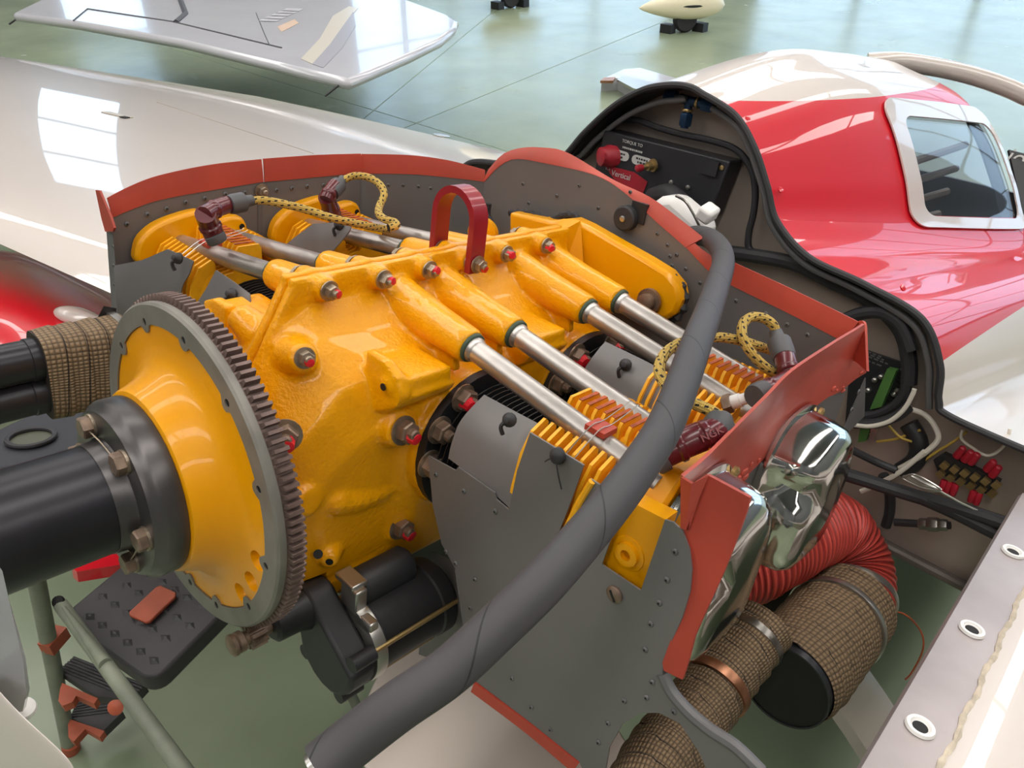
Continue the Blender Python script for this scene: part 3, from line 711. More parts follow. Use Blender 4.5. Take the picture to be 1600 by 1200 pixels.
# torn crumbs of sealant
RB=resamp(pxs(Bm),60)
for k in range(16):
    R_=RB[random.randint(14,58)]; q=at(R_[0]+random.uniform(-5,6),R_[1]+random.uniform(-12,6),X=.4305)
    part('torn_crumb',MB().sphere(q+V((.0015,0,0)),.0026+random.random()*.004,8,(.45,random.uniform(.8,1.8),random.uniform(.5,1.1))),seal,bn)
part('rear_flange',strip([(1352,590),(1352,590.5)],[(1310,690),(1350,650)],((.437,.0,0),(1,0,0)),n=4,rows=4,th=.0015),greyd,bn)
for u,v in ((1341,612),(1330,640)): rivet(at(u,v,X=.439),(1,0,0),bn,1.2)
# front plate
bp_=thing('front_baffle','large grey riveted front baffle plate below the hose beside the starter','baffle',(.3,.2,-.2))
pp=[(669,712),(711,735),(716,730),(773,770),(775,780),(795,797),(808,735),(828,676),(912,727),(895,775),(871,838),(880,843),(922,748),(950,766),(976,782),(940,882),(1001,923),(1039,812),(1052,816),(1066,830),(1077,858),(1081,890),(1078,925),(1066,965),(1048,1005),(1036,1035),(1035,1055),(1050,1080),(1075,1110),(1110,1138),(1150,1165),(1190,1205),(1215,1240),(1120,1240),(1092,1175),(1062,1130),(1030,1114),(1000,1114),(972,1132),(952,1168),(940,1240),(925,1240),(905,1190),(830,1130),(745,1066),(728,1000),(720,935),(712,890),(690,850),(676,790)]
pl=part('plate',MB().prism([at(u,v,Y=.2) for u,v in pp],(0,.0018,0)),grey,bp_)
for u,v in ((681,741),(725,767),(774,799),(697,862),(712,880),(742,905),(790,930),(1055,862),(1042,906),(1030,942),(1017,975),(1008,1015),(1019,1066),(1010,1090),(975,1095),(1053,1112),(950,1130),(735,950),(742,985),(830,1105),(860,1140),(750,1000),(935,1160),(800,1060)): rivet(at(u,v,Y=.1998),(0,-1,0),bp_,1)
sq=at(961,928,Y=.2); sc=part('quarter_turn_screw',MB().lathe([(.0088,0),(.0088,.002),(.006,.0042),(0,.0046)],sq,(0,-1,0),20),bronze,bp_); part('screw_slot',MB().box(sq+V((0,-.0046,0)),(.012,.0012,.0018),Mx.Rotation(.9,4,'Y')),hole,sc)
part('fin_slit_edge',MB().tube(cr([at(u,v,Y=.199) for u,v in ((925,752),(905,785),(888,820),(876,842))],4),.0035,8),yellowf,bp_)
fl=[(1070,775),(1105,742),(1172,778),(1166,800),(1148,850),(1130,895),(1105,950),(1085,995),(1076,1030),(1066,1062),(1037,1048),(1035,1035),(1048,1000),(1070,950),(1081,900),(1079,868),(1068,835)]
part('front_flap',MB().prism([at(u,v,Y=.198+.02*(u-1035)/140) for u,v in fl],(0,.0035,0)),seal,bp_,'tall orange silicone flap')
part('flap_fold',MB().sheet([[at(1066,745,Y=.206),at(1066,825,Y=.203)],[at(1082,755,Y=.194),at(1074,828,Y=.196)],[at(1106,742,Y=.201),at(1078,800,Y=.199)]],.003),seal,bp_)
part('lower_seal',strip([(742,1066),(830,1132),(905,1192)],[(737,1080),(820,1142),(895,1205)],PLP,n=12,rows=2),seal,bp_)
part('rear_tongue',MB().sheet([[at(745,1066,Y=.201),at(722,1050,Y=.248),at(695,1036,Y=.272),at(655,1022,Y=.280)],[at(728,1000,Y=.201),at(718,985,Y=.248),at(695,975,Y=.272),at(660,960,Y=.280)],[at(712,890,Y=.201),at(709,880,Y=.248),at(698,872,Y=.272),at(676,862,Y=.280)]],.0018),grey,bp_)
part('plate_lip',MB().tube(cr([at(u,v,Y=.203) for u,v in ((1035,1052),(1050,1082),(1078,1114),(1112,1142),(1150,1167),(1190,1206))],5),.006,8),greyd,bp_)
# cylinder wrap sheets
def wrap_sheet(rows,label,mt=grey):
    P=[[at(u,v,Y=(y(u) if callable(y) else y)) for u,v in resamp(px,10)] for px,y in rows]
    cols=[cr([r[j] for r in P],5) for j in range(10)]
    root=thing('cylinder_baffle',label,'baffle',tuple(P[-1][5])); part('sheet',MB().sheet(cols,.0014),mt,root); return root
s1=wrap_sheet([([(757,617),(805,643),(868,676)],.246),([(722,655),(780,686),(850,728)],.222),([(707,690),(765,727),(832,775)],.210),([(701,716),(752,753),(815,810)],.204)],'curved grey sheet over the front cylinder barrel beside black fins')
s2=wrap_sheet([([(946,534),(1000,560),(1062,592)],.455),([(930,553),(985,583),(1045,615)],.437),([(912,580),(960,610),(1028,648)],.425),([(905,610),(950,640),(1010,672)],.415)],'curved grey sheet between the two near cylinders')
fy=lambda d: (lambda u: .104+.046*max(0,(u-184)/119)**.8+d)
s3=wrap_sheet([([(178,415),(225,406),(262,389),(303,408)],fy(0)),([(180,445),(225,438),(258,428),(296,428)],fy(-.004)),([(184,490),(228,478),(258,462),(283,459)],fy(-.006)),([(190,570),(230,560),(258,550),(280,540)],fy(-.004))],'bent grey sheet in front of the far cylinder head')
s4=wrap_sheet([([(338,422),(365,440),(391,459)],.150),([(322,452),(355,468),(390,480)],.142),([(305,478),(335,500),(370,520)],.135),([(290,500),(320,520),(352,545)],.135)],'plain grey sheet with a black clip beside the ring gear')
s5=wrap_sheet([([(490,350),(520,348),(547,347)],.375),([(465,368),(505,368),(546,362)],.362),([(448,382),(480,392),(512,402)],.352)],'short grey sheet over the far rear cylinder')
def dab(root,u,v,Y,r=.007):
    q=at(u,v,Y=Y); d=part('rubber_clip',MB().lathe([(r*1.1,0),(r*1.1,.003),(r*.7,.006),(r*.5,.010),(0,.011)],q,(.2,-1,.4),12),rubber,root); part('clip_tail',MB().tube(cr([q,q+V((-.004,-.008,-.006)),q+V((-.002,-.006,-.016))],4),.0024,6),rubber,d)
dab(s1,797,656,.216); dab(s2,978,570,.437); dab(s4,364,460,.142); dab(s3,280,404,.132); dab(s5,531,352,.366)
kq=at(873,712,Y=.198); d=part('rubber_plug',MB().lathe([(.0085,0),(.008,.004),(.005,.007),(0,.008)],kq,(0,-1,.2),12),rubber,bp_)
for dx,dz in ((-.012,-.012),(.012,-.03)): part('plug_tail',MB().tube(cr([kq+V((0,-.004,0)),kq+V((dx*.5,-.006,dz*.4)),kq+V((dx,-.003,dz))],4),.0008,5),rubber,d)
# clamp blocks and safety wires on the pushrod tubes
for t,(u,v),Zc,sg in ((CYL[0][2],(933,681),.118,1),(CYL[2][2],(346,388),.118,-1)):
    q=at(u,v,Z=Zc); y0=NY[0] if sg>0 else FY[0]
    f=(abs(q.x)-SX0)/(SX1-SX0); zt=SZ0+(SZ1-SZ0)*f; q=V((q.x,y0,zt+.0145))
    b=part('clamp_block',MB().box(q,(.024,.022,.006)),seal,t,'orange rubber clamp block')
    for dx in (-.005,.005): part('tie_wire',MB().tube(cr([q+V((dx,-.05,-.02)),q+V((dx,-.012,.0035)),q+V((dx,.012,.0035)),q+V((dx,.055,.012))],5),.0006,5),silver,b)
# ================================================================== ignition leads
def lead(label,cable,boots,caps,plug=None,group='ignition leads'):
    root=thing('ignition_lead',label,'ignition lead',tuple(cable[0]),group)
    part('braided_cable',MB().tube(cr(cable,10),.0058,12),braidm,root,'yellow braid with black flecks')
    for pts,r in boots:
        P=cr(pts,4); b=part('spark_plug_boot',MB().tube(P,r,16),maroon,root,'maroon boot')
        part('boot_rib',MB().lathe([(r,-.004),(r*1.12,-.002),(r*1.12,.002),(r,.004)],P[len(P)//3],P[len(P)//3+1]-P[len(P)//3],16,closed=True),maroon,b)
    for a,b,r in caps:
        a,b=V(a),V(b); part('rubber_cap',MB().lathe([(r*.9,0),(r,.15*(b-a).length),(r,.6*(b-a).length),(r*.62,.68*(b-a).length),(r*.55,(b-a).length)],a,b-a,16),greyrub,root)
    if plug:
        a,b=V(plug[0]),V(plug[1]); pg=part('spark_plug',MB().lathe([(.008,0),(.008,.3*(b-a).length),(.0065,.3*(b-a).length),(.0065,(b-a).length)],a,b-a,14),whitebox,root); part('plug_hex',MB().hexnut(a,(a-b),.011,.010),bronze,pg)
    return root
lead('yellow braided ignition lead running from the far front cylinder across two tubes',
  [at(388,315,Z=.192),at(410,313,Z=.195),at(440,318,Z=.192),at(480,328,Z=.184),at(520,341,Z=.177),at(560,350,Z=.165),at(590,356,Z=.152),at(608,358,Z=.145)],
  [([at(337,372,Z=.150),at(326,348,Z=.172),at(321,334,Z=.188)],.0135),([at(320,336,Z=.186),at(340,325,Z=.19),at(362,318,Z=.192)],.0115)],
  [(at(341,379,Z=.146),at(331,360,Z=.162),.0135),(at(358,320,Z=.192),at(394,313,Z=.194),.0135)])
lead('yellow braided ignition lead looping up beside the grey far wall',
  [at(535,282,Z=.19),at(553,275,Z=.197),at(575,277,Z=.2),at(593,288,Z=.195),at(600,304,Z=.185),at(593,322,Z=.172),at(592,334,Z=.172),at(602,343,Z=.172),at(616,347,Z=.172),at(619,353,Z=.170),at(607,356,Z=.168)],
  [([at(522,338,Z=.13),at(515,322,Z=.152),at(510,308,Z=.17)],.013),([at(510,312,Z=.168),at(516,300,Z=.178),at(524,289,Z=.186)],.011)],
  [(at(518,302,Z=.176),at(536,280,Z=.191),.013)])
lead('yellow braided ignition lead passing twice behind the thick grey hose',
  [at(1130,655,Z=.168),at(1112,643,Z=.172),at(1075,626,Z=.176),at(1052,614,Z=.18),at(1036,595,Z=.186),at(1030,575,Z=.19),at(1040,552,Z=.192),at(1062,537,Z=.19),at(1092,530,Z=.185),at(1125,527,Z=.18),at(1160,533,Z=.172),at(1185,541,Z=.160),at(1206,548,Z=.142)],
  [([at(1036,708,Z=.138),at(1070,692,Z=.150),at(1095,682,Z=.156)],.0145),([at(1092,684,Z=.156),at(1108,676,Z=.162),at(1122,669,Z=.165)],.0125)],
  [(at(1020,720,Z=.130),at(1050,703,Z=.142),.0155),(at(1116,673,Z=.163),at(1134,652,Z=.170),.0145)])
lead('yellow braided ignition lead with tall loop inside the orange baffle corner',
  [at(1213,520,Z=.178),at(1208,508,Z=.186),at(1195,498,Z=.192),at(1177,495,Z=.195),at(1163,503,Z=.192),at(1159,520,Z=.186),at(1168,543,Z=.174),at(1186,565,Z=.16),at(1205,580,Z=.148),at(1230,590,Z=.135)],
  [([at(1185,617,Z=.148),at(1212,606,Z=.150),at(1236,592,Z=.150)],.0125),([at(1238,594,Z=.150),at(1230,572,Z=.160),at(1223,548,Z=.168)],.0120)],
  [(at(1178,620,Z=.147),at(1204,609,Z=.149),.0140),(at(1226,560,Z=.164),at(1212,519,Z=.178),.0140)],
  (at(1144,629,Z=.128),at(1190,615,Z=.148)))
NL=bpy.data.objects['ignition_lead.002']; pe=at(1107,677,Z=.162); inst('lettering',text_mesh('NGK',.010,mat('raised_maroon',(150,84,84),.3),.0008),frame(pe-CF*.0128,-CF,CR.cross(CF)*1.0,.45),NL)
# ================================================================== breather hose
hp=[(500,1200,.43),(545,1163,.435),(620,1105,.44),(700,1050,.45),(775,982,.46),(845,915,.475),(905,848,.50),(960,782,.53),(1000,727,.56),(1035,672,.595),(1062,610,.64),(1085,545,.70),(1107,487,.80),(1122,442,.90),(1130,410,.985),(1125,388,1.05),(1108,372,1.11),(1085,368,1.15),(1060,375,1.18)]
hb=MB().tube(cr([at(u,v,t=t) for u,v,t in hp],8),.0142,24)
hs=thing('breather_hose','thick grey spiral wrapped hose hanging across the engine','hose',tuple(at(545,1163,t=.435)))
part('hose_body',hb,hosem,hs)
e=at(500,1200,t=.50); part('hose_liner',MB().tube([at(530,1176,t=.433),at(512,1190,t=.431),at(492,1206,t=.429)],.0105,20),silver,hs)
# ================================================================== starter motor
sm=thing('starter_motor','black starter motor with silver bracket under the crankcase','starter motor',(.14,.15,-.26))
pc=V((.1045,.012,-.1665))
part('pinion_shaft',MB().lathe([(.009,0),(.0125,.002),(.0125,.006),(.009,.007),(.012,.009),(.012,.015),(.008,.017),(.008,.05)],pc+V((0,-.03,0)),(0,1,0),18),bronze,sm)
mb=MB()
for k in range(9):
    a=2*PI*k/9; mb.box(pc+V((.0115*math.cos(a),.0,.0115*math.sin(a))),(.007,.018,.0042),Mx.Rotation(-a,4,'Y'))
mb.cyl(pc+V((0,-.009,0)),pc+V((0,.009,0)),.009); part('pinion_gear',mb,bronze,sm)
part('nose_housing',MB().lathe([(.016,0),(.021,.004),(.022,.03),(.026,.042),(.027,.06)],pc+V((0,.018,0)),(0,1,0),24),blackm,sm)
mc=V((.150,0,-.204))
hs2=MB(); po=[V((.1045+.028*math.cos(rad(a)),.072,-.1665+.028*math.sin(rad(a)))) for a in range(40,200,20)]+[V((mc.x+.051*math.cos(rad(a)),.072,mc.z+.051*math.sin(rad(a)))) for a in range(185,385,20)]
hs2.prism(po,(0,.036,0)); h=part('gear_housing',hs2,blackp,sm); mods(h,bevel=.005)
part('end_ring',MB().lathe([(.03,0),(.0515,0),(.0525,.003),(.0525,.015),(.049,.018),(.03,.018)],mc+V((0,.108,0)),(0,1,0),48,closed=True),silver,sm,'bare silver end ring')
part('motor_body',MB().lathe([(.0478,0),(.0478,.092),(.0505,.094),(.0505,.112),(.045,.118)],mc+V((0,.122,0)),(0,1,0),48),blackm,sm)
q=mc+V((.004,.110,.050)); mb=MB(); mb.box(q+V((-.010,.005,.012)),(.03,.016,.032)); mb.box(q+V((.016,.004,-.008)),(.03,.012,.016)); mb.box(q+V((-.02,.008,.028)),(.035,.022,.008)); o=part('bracket',mb,silver,sm,'silver bracket lug'); mods(o,bevel=.002)
for a in (25,215,-60):
    p=mc+V((.0515*math.cos(rad(a)),.10,.0515*math.sin(rad(a)))); part('through_bolt',MB().tube([p,p+V((0,.15,0))],.003,8),brass,sm); part('bolt_boss',MB().cyl(p+V((0,-.026,0)),p+V((0,.004,0)),.0095,n=14),blackp,sm)
part('solenoid',MB().lathe([(.02,0),(.024,.006),(.024,.075),(.02,.08)],(.131,.125,-.150),(0,1,0),24),blackp,sm)
# ================================================================== EXHAUST (near side)
def sweep(pts,n=8): return cr(pts,n)
def wrapr(r,pitch=.026,amp=.0034):
    return lambda L,a: r+amp*(((L/pitch+a/(2*PI))%1.0)-.4)
def dense(path,step=.004):
    out=[path[0]]
    for i in range(1,len(path)):
        a,b=path[i-1],path[i]; k=max(1,int((b-a).length/step))
        for j in range(1,k+1): out.append(a.lerp(b,j/k))
    return out
def band(path,i,r,w,par,mt,name='clamp'):
    i=min(max(i,1),len(path)-2); p=path[i]; d=(path[i+1]-path[i-1]).normalized()
    return part(name,MB().lathe([(r-.004,-w/2),(r,-w/2),(r+.0008,0),(r,w/2),(r-.004,w/2)],p,d,40,closed=True),mt,par)
MUF0=V((.522,.532,-.270)); MUF1=V((.519,.765,-.270))
mu=thing('exhaust_muffler','wide exhaust can wrapped in brown woven tape with open black mouth','exhaust',tuple(MUF0))
ma=(MUF1-MUF0).normalized(); mp=dense([MUF0+ma*.012,MUF1],.004)
part('heat_wrap',MB().tube(mp,lambda L,a:.0605+.0085*min(1,(L+.004)/.05)**.5+.0034*((((L/.026)+a/(2*PI))%1.0)-.4),64,caps=False),wrapm,mu,'brown woven heat wrap')
part('outlet_pipe',MB().lathe([(.058,.0),(.0605,.0),(.0605,.06),(.058,.06)],MUF0,ma,56,closed=True),pipeb,mu)
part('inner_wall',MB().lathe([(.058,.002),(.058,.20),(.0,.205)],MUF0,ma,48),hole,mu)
band(mp,int(len(mp)*.74),.0725,.010,mu,silver)
# red flexible duct
eb=V((-.7,0,.7)).normalized(); RB_=.064
spath=cr([MUF1-ma*.045,MUF1-ma*.015]+[MUF1+ma*RB_*math.sin(rad(f))+eb*RB_*(1-math.cos(rad(f))) for f in (10,40,70,100,130,160)]+[MUF1+eb*RB_*2+V((-.010,-.05,.0)),MUF1+eb*RB_*2+V((-.03,-.13,-.012)),MUF1+eb*RB_*2+V((-.06,-.19,-.03))],10)
rd=thing('scat_hose','red ribbed flexible air duct curving off the exhaust can','hose',tuple(MUF1))
part('duct',MB().tube(dense(spath,.0022),lambda L,a:.0605+.0013*math.sin(2*PI*L/.009+a)+.0012*math.sin(L*90+a*3),48),scatm,rd)
band(spath,24,.0640,.012,rd,silver)
# wrapped header from the front plate cutout to the can
hpth=[at(u,v,t=t) for u,v,t in ((995,1300,.78),(1014,1225,.83),(1050,1165,.89),(1092,1108,.945),(1134,1050,.985),(1170,1003,1.012),(1190,976,1.028))]
hd=dense(cr(hpth,10),.004)
ex=thing('exhaust_header','narrow exhaust pipe wrapped in brown tape passing the baffle cutout','exhaust',tuple(hpth[2]))
part('heat_wrap',MB().tube(hd,wrapr(.0415),48),wrapm,ex)
band(hd,int(len(hd)*.60),.0445,.013,ex,copper); band(hd,int(len(hd)*.85),.0432,.010,ex,steel,'pipe_ring')
h2=[V((.440,.71,-.295))]+[at(u,v,t=t) for u,v,t in ((1205,900,1.30),(1168,910,1.29),(1125,950,1.26),(1090,1005,1.23),(1065,1060,1.22))]
ex2=solo('exhaust_branch',MB().tube(dense(cr(h2,10),.004),wrapr(.031),40),wrapm,'thin wrapped exhaust branch behind the orange flap','exhaust',tuple(h2[3]))
solo('drain_tube',MB().tube(cr([at(u,v,t=t) for u,v,t in ((1140,900,.98),(1148,925,.985),(1150,945,.99),(1143,968,.995))],6),.004,8),blackp,'thin black drain tube hanging below the chrome cover','tube',tuple(at(1148,925,t=.985)))
solo('loose_wire',MB().tube(cr([at(u,v,t=t) for u,v,t in ((1366,955,1.16),(1410,958,1.2),(1438,985,1.2),(1442,1015,1.2),(1425,1050,1.2),(1414,1062,1.2))],6),.0013,6),finrust,'thin reddish wire hanging from the red duct','wire',tuple(at(1438,985,t=1.2)))
# far side exhaust stubs
fe=thing('far_exhaust','pair of black exhaust tubes with brown wrap beyond the propeller shaft','exhaust',(-.3,0,-.03))
fo=V((-.32,0,-.0))
for u,v,r in ((0,573,.0265),(5,628,.026)):
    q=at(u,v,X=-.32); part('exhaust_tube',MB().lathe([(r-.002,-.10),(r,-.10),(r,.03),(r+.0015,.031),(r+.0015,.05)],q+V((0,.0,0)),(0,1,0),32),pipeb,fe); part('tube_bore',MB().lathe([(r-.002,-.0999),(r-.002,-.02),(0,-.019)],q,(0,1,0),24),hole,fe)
c=(at(0,573,X=-.32)+at(5,628,X=-.32))/2
part('heat_wrap',MB().tube(dense([c+V((0,.044,0)),c+V((0,.155,0))],.004),lambda L,a:(.035**-4*abs(math.sin(a))**4+.058**-4*abs(math.cos(a))**4)**-.25+.003*(((L/.026)%1)-.4),48),wrapm,fe)
part('clamp',MB().tube([c+V((0,.140,0)),c+V((0,.150,0))],lambda L,a:(.038**-4*abs(math.sin(a))**4+.061**-4*abs(math.cos(a))**4)**-.25,48),silver,fe)
part('bracket',MB().hexa([at(u,v,X=-.34)+V((0,.0,0)) for u,v in ((148,505),(162,478),(182,482),(178,512))]+[at(u,v,X=-.355) for u,v in ((148,505),(162,478),(182,482),(178,512))]),blackm,fe)
# black composite duct with round opening, beyond the shaft
dz=-.20; dk=thing('air_duct','black composite air duct with oval opening beyond the shaft','duct',tuple(at(60,690,Z=dz)))
dp=MB().prism([at(u,v,Z=dz) for u,v in ((-60,690),(0,668),(60,640),(120,622),(190,612),(210,660),(175,690),(60,722),(-60,745))],(0,0,-.03)); d=part('duct_top',dp,navy,dk); mods(d,bevel=.006)
def ell(u0,v0,a,b,Z,n=32,rot=-.16): 
    return [at(u0+a*math.cos(t)*math.cos(rot)-b*math.sin(t)*math.sin(rot),v0+a*math.cos(t)*math.sin(rot)+b*math.sin(t)*math.cos(rot),Z=Z) for t in [2*PI*k/n for k in range(n)]]
part('opening_ring',MB().tube(ell(48,684,38,13,dz+.004),.004,8,closed=True),rubber,dk); part('opening',MB().prism(ell(48,684,37,12,dz+.002),(0,0,-.001)),mat('olive_opening',(74,78,62),.5),dk)
part('duct_side',MB().sheet([[at(u,v,Z=dz) for u,v in ((-60,746),(60,724),(176,690))],[at(u,v+16,Z=dz-.02) for u,v in ((-60,746),(60,724),(176,690))]],.004),blackp,dk)
# ================================================================== FUSELAGE
RIMPX=[(1100,147),(1150,180),(1180,230),(1200,290),(1215,345),(1260,400),(1340,440),(1420,490),(1445,560),(1442,615),(1460,640),(1600,702)]
RIM=[V((0,.85,.392))]+[at(u,v,Y=.85) for u,v in RIMPX]
def interp(x,xs,ys):
    x=min(max(x,xs[0]),xs[-1]); m=len(xs); D=[(ys[i+1]-ys[i])/(xs[i+1]-xs[i]) for i in range(m-1)]
    T=[D[0]]+[(D[i-1]+D[i])/2 if D[i-1]*D[i]>0 else 0 for i in range(1,m-1)]+[D[-1]]
    for i in range(1,m):
        if x<=xs[i]+1e-9:
            h=xs[i]-xs[i-1]; t=(x-xs[i-1])/h
            return ys[i-1]*(2*t**3-3*t*t+1)+h*T[i-1]*(t**3-2*t*t+t)+ys[i]*(3*t*t-2*t**3)+h*T[i]*(t**3-t*t)
    return ys[-1]
XW,ZW=RIM[5].x,RIM[5].z
RS=cr([V((-RIM[1].x*2,.85,RIM[1].z-.004)),]+RIM,10)[10:]
FARPX=[(1045,133),(1005,141),(960,166),(915,207),(880,246)]
RIML=[RIM[0]]+[V((-p.x,p.y,p.z)) for p in [at(u,v,Y=.85) for u,v in FARPX]]+[V((p.x+.02,p.y,p.z)) for p in RIM[6:]]
RSR=cr([V((-RIML[1].x,.85,RIML[1].z))]+RIM,10)[10:]; RSL=cr([V((-RIM[1].x,.85,RIM[1].z))]+RIML,10)[10:]
NXW,NZW=RIM[5].x,RIM[5].z; FXW,FZW=RIML[5].x,RIML[5].z
def fus(y,i,side=1,off=0):
    RS,XW,ZW=(RSR,NXW,NZW) if side>0 else (RSL,FXW,FZW)
    k=i*10; a=int(min(max(k,0),len(RS)-2)); f=min(k-a,1); r=RS[a].lerp(RS[a+1],f)
    xw=interp(y,[.85,1.3,1.7,2.2],[XW,.30,.39,.45]); zw=interp(y,[.85,1.3,1.7,2.2],[ZW,.2,.175,.15]); zt=interp(y,[.85,1.2,1.4,1.7,2.2],[.392,.455,.459,.452,.43])
    if i<=5: p=V((r.x*xw/XW,y,zw+(r.z-ZW)*(zt-zw)/(.392-ZW)))
    else:
        g=(i-5)/7; p=V((xw+(r.x-XW)*(.66-xw)/(RIM[-1].x-XW),y,zw+(r.z-ZW)*(1+.4*(y-.85)*g)))
    if off: p=p+V((p.x*1.0,0,p.z-.1)).normalized()*off
    return V((p.x*side,p.y,p.z))
def paint_mat():
    m=bpy.data.materials.new('red_white_fuselage_paint'); m.use_nodes=True; nt=m.node_tree; b=nt.nodes['Principled BSDF']
    tc=nt.nodes.new('ShaderNodeTexCoord')
    def plane(n,c):
        d=nt.nodes.new('ShaderNodeVectorMath'); d.operation='DOT_PRODUCT'; nt.links.new(tc.outputs['Object'],d.inputs[0]); d.inputs[1].default_value=n
        g=nt.nodes.new('ShaderNodeMath'); g.operation='GREATER_THAN'; nt.links.new(d.outputs['Value'],g.inputs[0]); g.inputs[1].default_value=c; return g.outputs[0]
    # object origin sits at (0,.85,.2): white ridge above a rising line, white belly below a second line
    top=plane((0,-.054,1),.3815-.2); low=plane((0,.0,-1),-(.112-.2))
    mx=nt.nodes.new('ShaderNodeMath'); mx.operation='MAXIMUM'; nt.links.new(top,mx.inputs[0]); nt.links.new(low,mx.inputs[1])
    mm=nt.nodes.new('ShaderNodeMix'); mm.data_type='RGBA'; nt.links.new(mx.outputs[0],mm.inputs[0]); mm.inputs[6].default_value=lin((212,20,38)); mm.inputs[7].default_value=lin((212,202,194))
    nt.links.new(mm.outputs[2],b.inputs['Base Color']); b.inputs['Roughness'].default_value=.40; b.inputs['Specular IOR Level'].default_value=.2; b.inputs['Coat Weight'].default_value=.6; b.inputs['Coat Roughness'].default_value=.02
    return m
fz=thing('fuselage','red and white aircraft nose section with side window and open engine bay','aircraft',(0,.85,.2))
def skin(y0,y1,i0,i1,ny,ni,side,th=.004): return MB().sheet([[fus(y0+(y1-y0)*a/ny,i0+(i1-i0)*b/ni,side) for b in range(ni+1)] for a in range(ny+1)],th)
paint=paint_mat()
for sd in (1,-1):
    part('skin',skin(.85,1.28,0,5,16,50,sd),paint,fz,angle=60)
    part('skin',skin(1.28,1.69,0,2.4,14,24,sd),paint,fz,angle=60)
    part('skin',skin(.85,2.4,5,12,40,70,sd),paint,fz,angle=60)
    part('skin',skin(1.28,1.69,4.8,5,14,3,sd),paint,fz,angle=60)
for sd in (1,-1):
    part('side_skin',MB().sheet([[fus(.93+2.54*a/20,12,sd)+V((-.02*sd*b-.012*sd*b*b,0,-.068*b)) for b in range(5)] for a in range(21)],.004),whitep,fz,angle=60)
    part('rear_skin',skin(2.4,3.47,5,12,14,70,sd),paint,fz,angle=60)
def win_loop(y0,y1,i0,i1,r,n=12):
    out=[]
    ci=.30   # index units per metre-ish rounding
    for cy,cI,a0 in ((y1-r,i1-r*8,0),(y0+r,i1-r*8,90),(y0+r,i0+r*8,180),(y1-r,i0+r*8,270)):
        for k in range(n+1):
            a=rad(a0+90*k/n); out.append((cy+r*math.cos(a),cI+8*r*math.sin(a)))
    res=[]
    for k in range(len(out)):
        p,q=out[k],out[(k+1)%len(out)]; m=14 if k%(n+1)==n else 1
        for j in range(m): res.append((p[0]+(q[0]-p[0])*j/m,p[1]+(q[1]-p[1])*j/m))
    return res
for sd in (1,-1):
    Lo=win_loop(1.245,1.72,2.38,5.1,.05); Li=win_loop(1.300,1.70,2.78,4.82,.035)
    rows=[[fus(*( (Lo[k][0]*(1-f)+Li[k][0]*f),(Lo[k][1]*(1-f)+Li[k][1]*f)),sd,.007) for k in list(range(len(Lo)))+[0]] for f in (0,.5,1)]
    part('window_frame',MB().sheet(rows,.003),whitep,fz,'white painted window surround',angle=60)
    part('window_glass',MB().sheet([[fus(1.29+.40*a/16,2.5+2.4*b/20,sd,.001) for b in range(21)] for a in range(17)],.003),perspex,fz,'clear side window',angle=60)
    part('window_pillar',MB().sheet([[fus(1.625+.06*a/3,2.45+2.4*b/20,sd,-.004) for b in range(21)] for a in range(4)],.004),blackp,fz,angle=60)
# interior of the cockpit seen through the window
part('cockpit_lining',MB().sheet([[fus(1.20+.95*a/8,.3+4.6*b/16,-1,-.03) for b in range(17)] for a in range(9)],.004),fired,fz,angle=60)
part('cockpit_bulkhead',MB().box((0,2.15,-.02),(.8,.02,.4)),blackp,fz)
part('instrument_shroud',MB().prism([(-.2,1.45,.0),(-.2,1.45,.25),(-.1,1.45,.36),(.06,1.45,.36),(.14,1.45,.25),(.14,1.45,.0)],(0,.22,0)),blackp,fz)
part('cockpit_floor',MB().box((0,1.75,-.12),(.7,1.2,.02)),blackp,fz)
for i in range(5): part('interior_tube',MB().tube([V((.1+.03*i,1.3,.05+.06*i)),V((.24,1.62,.12+.05*i))],.008,8),firem,fz)
# rubber edging round the bay opening
edge=[fus(.85,12*k/120,1) for k in range(121)]; edgel=[fus(.85,9.*k/90,-1) for k in range(90,0,-1)]
part('edge_trim',MB().tube([p+V((0,-.003,0)) for p in edgel+edge],.0055,8),rubber,fz)
part('inner_lip',MB().sheet([[p+V((-p.x*.01,.004,-.004)) for p in edgel+edge[:100]],[p+V((-p.x*.015,.06,-.006)) for p in edgel+edge[:100]]],.003),blackm,fz)
# screws on the skin edge
for u,v in ((1163,190),(1214,300),(1404,453)): 
    q=at(u,v,Y=.865); part('skin_screw',MB().lathe([(.005,0),(.005,.002),(.002,.0025)],q+V((.004,0,.004)),(.6,-.2,.6),10),redp,fz)
# firewall
fwp=[fus(.9,12*k/60,1) for k in range(61)]+[V((.66,.9,-.10)),V((.652,.9,-.229)),V((.3,.9,-.233)),V((-.3,.9,-.233)),V((-.5,.9,-.2))]+[fus(.9,9*k/40,-1) for k in range(40,0,-1)]
part('firewall',MB().prism([V((p.x*.99,.915,p.z-.006)) for p in fwp],(0,.012,0)),firem,fz,'bare metal firewall')
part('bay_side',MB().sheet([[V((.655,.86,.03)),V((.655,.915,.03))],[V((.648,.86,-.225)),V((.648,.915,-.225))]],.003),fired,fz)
part('bay_floor',MB().box((.0,2.19,-.235),(1.12,2.52,.006)),creamp,fz)
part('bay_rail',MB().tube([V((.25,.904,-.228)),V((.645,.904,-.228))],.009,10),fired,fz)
tp=[(1355,97,1.72),(1400,96,1.75),(1450,103,1.8),(1500,113,1.85),(1550,128,1.9),(1600,149,1.95),(1660,185,2.0)]
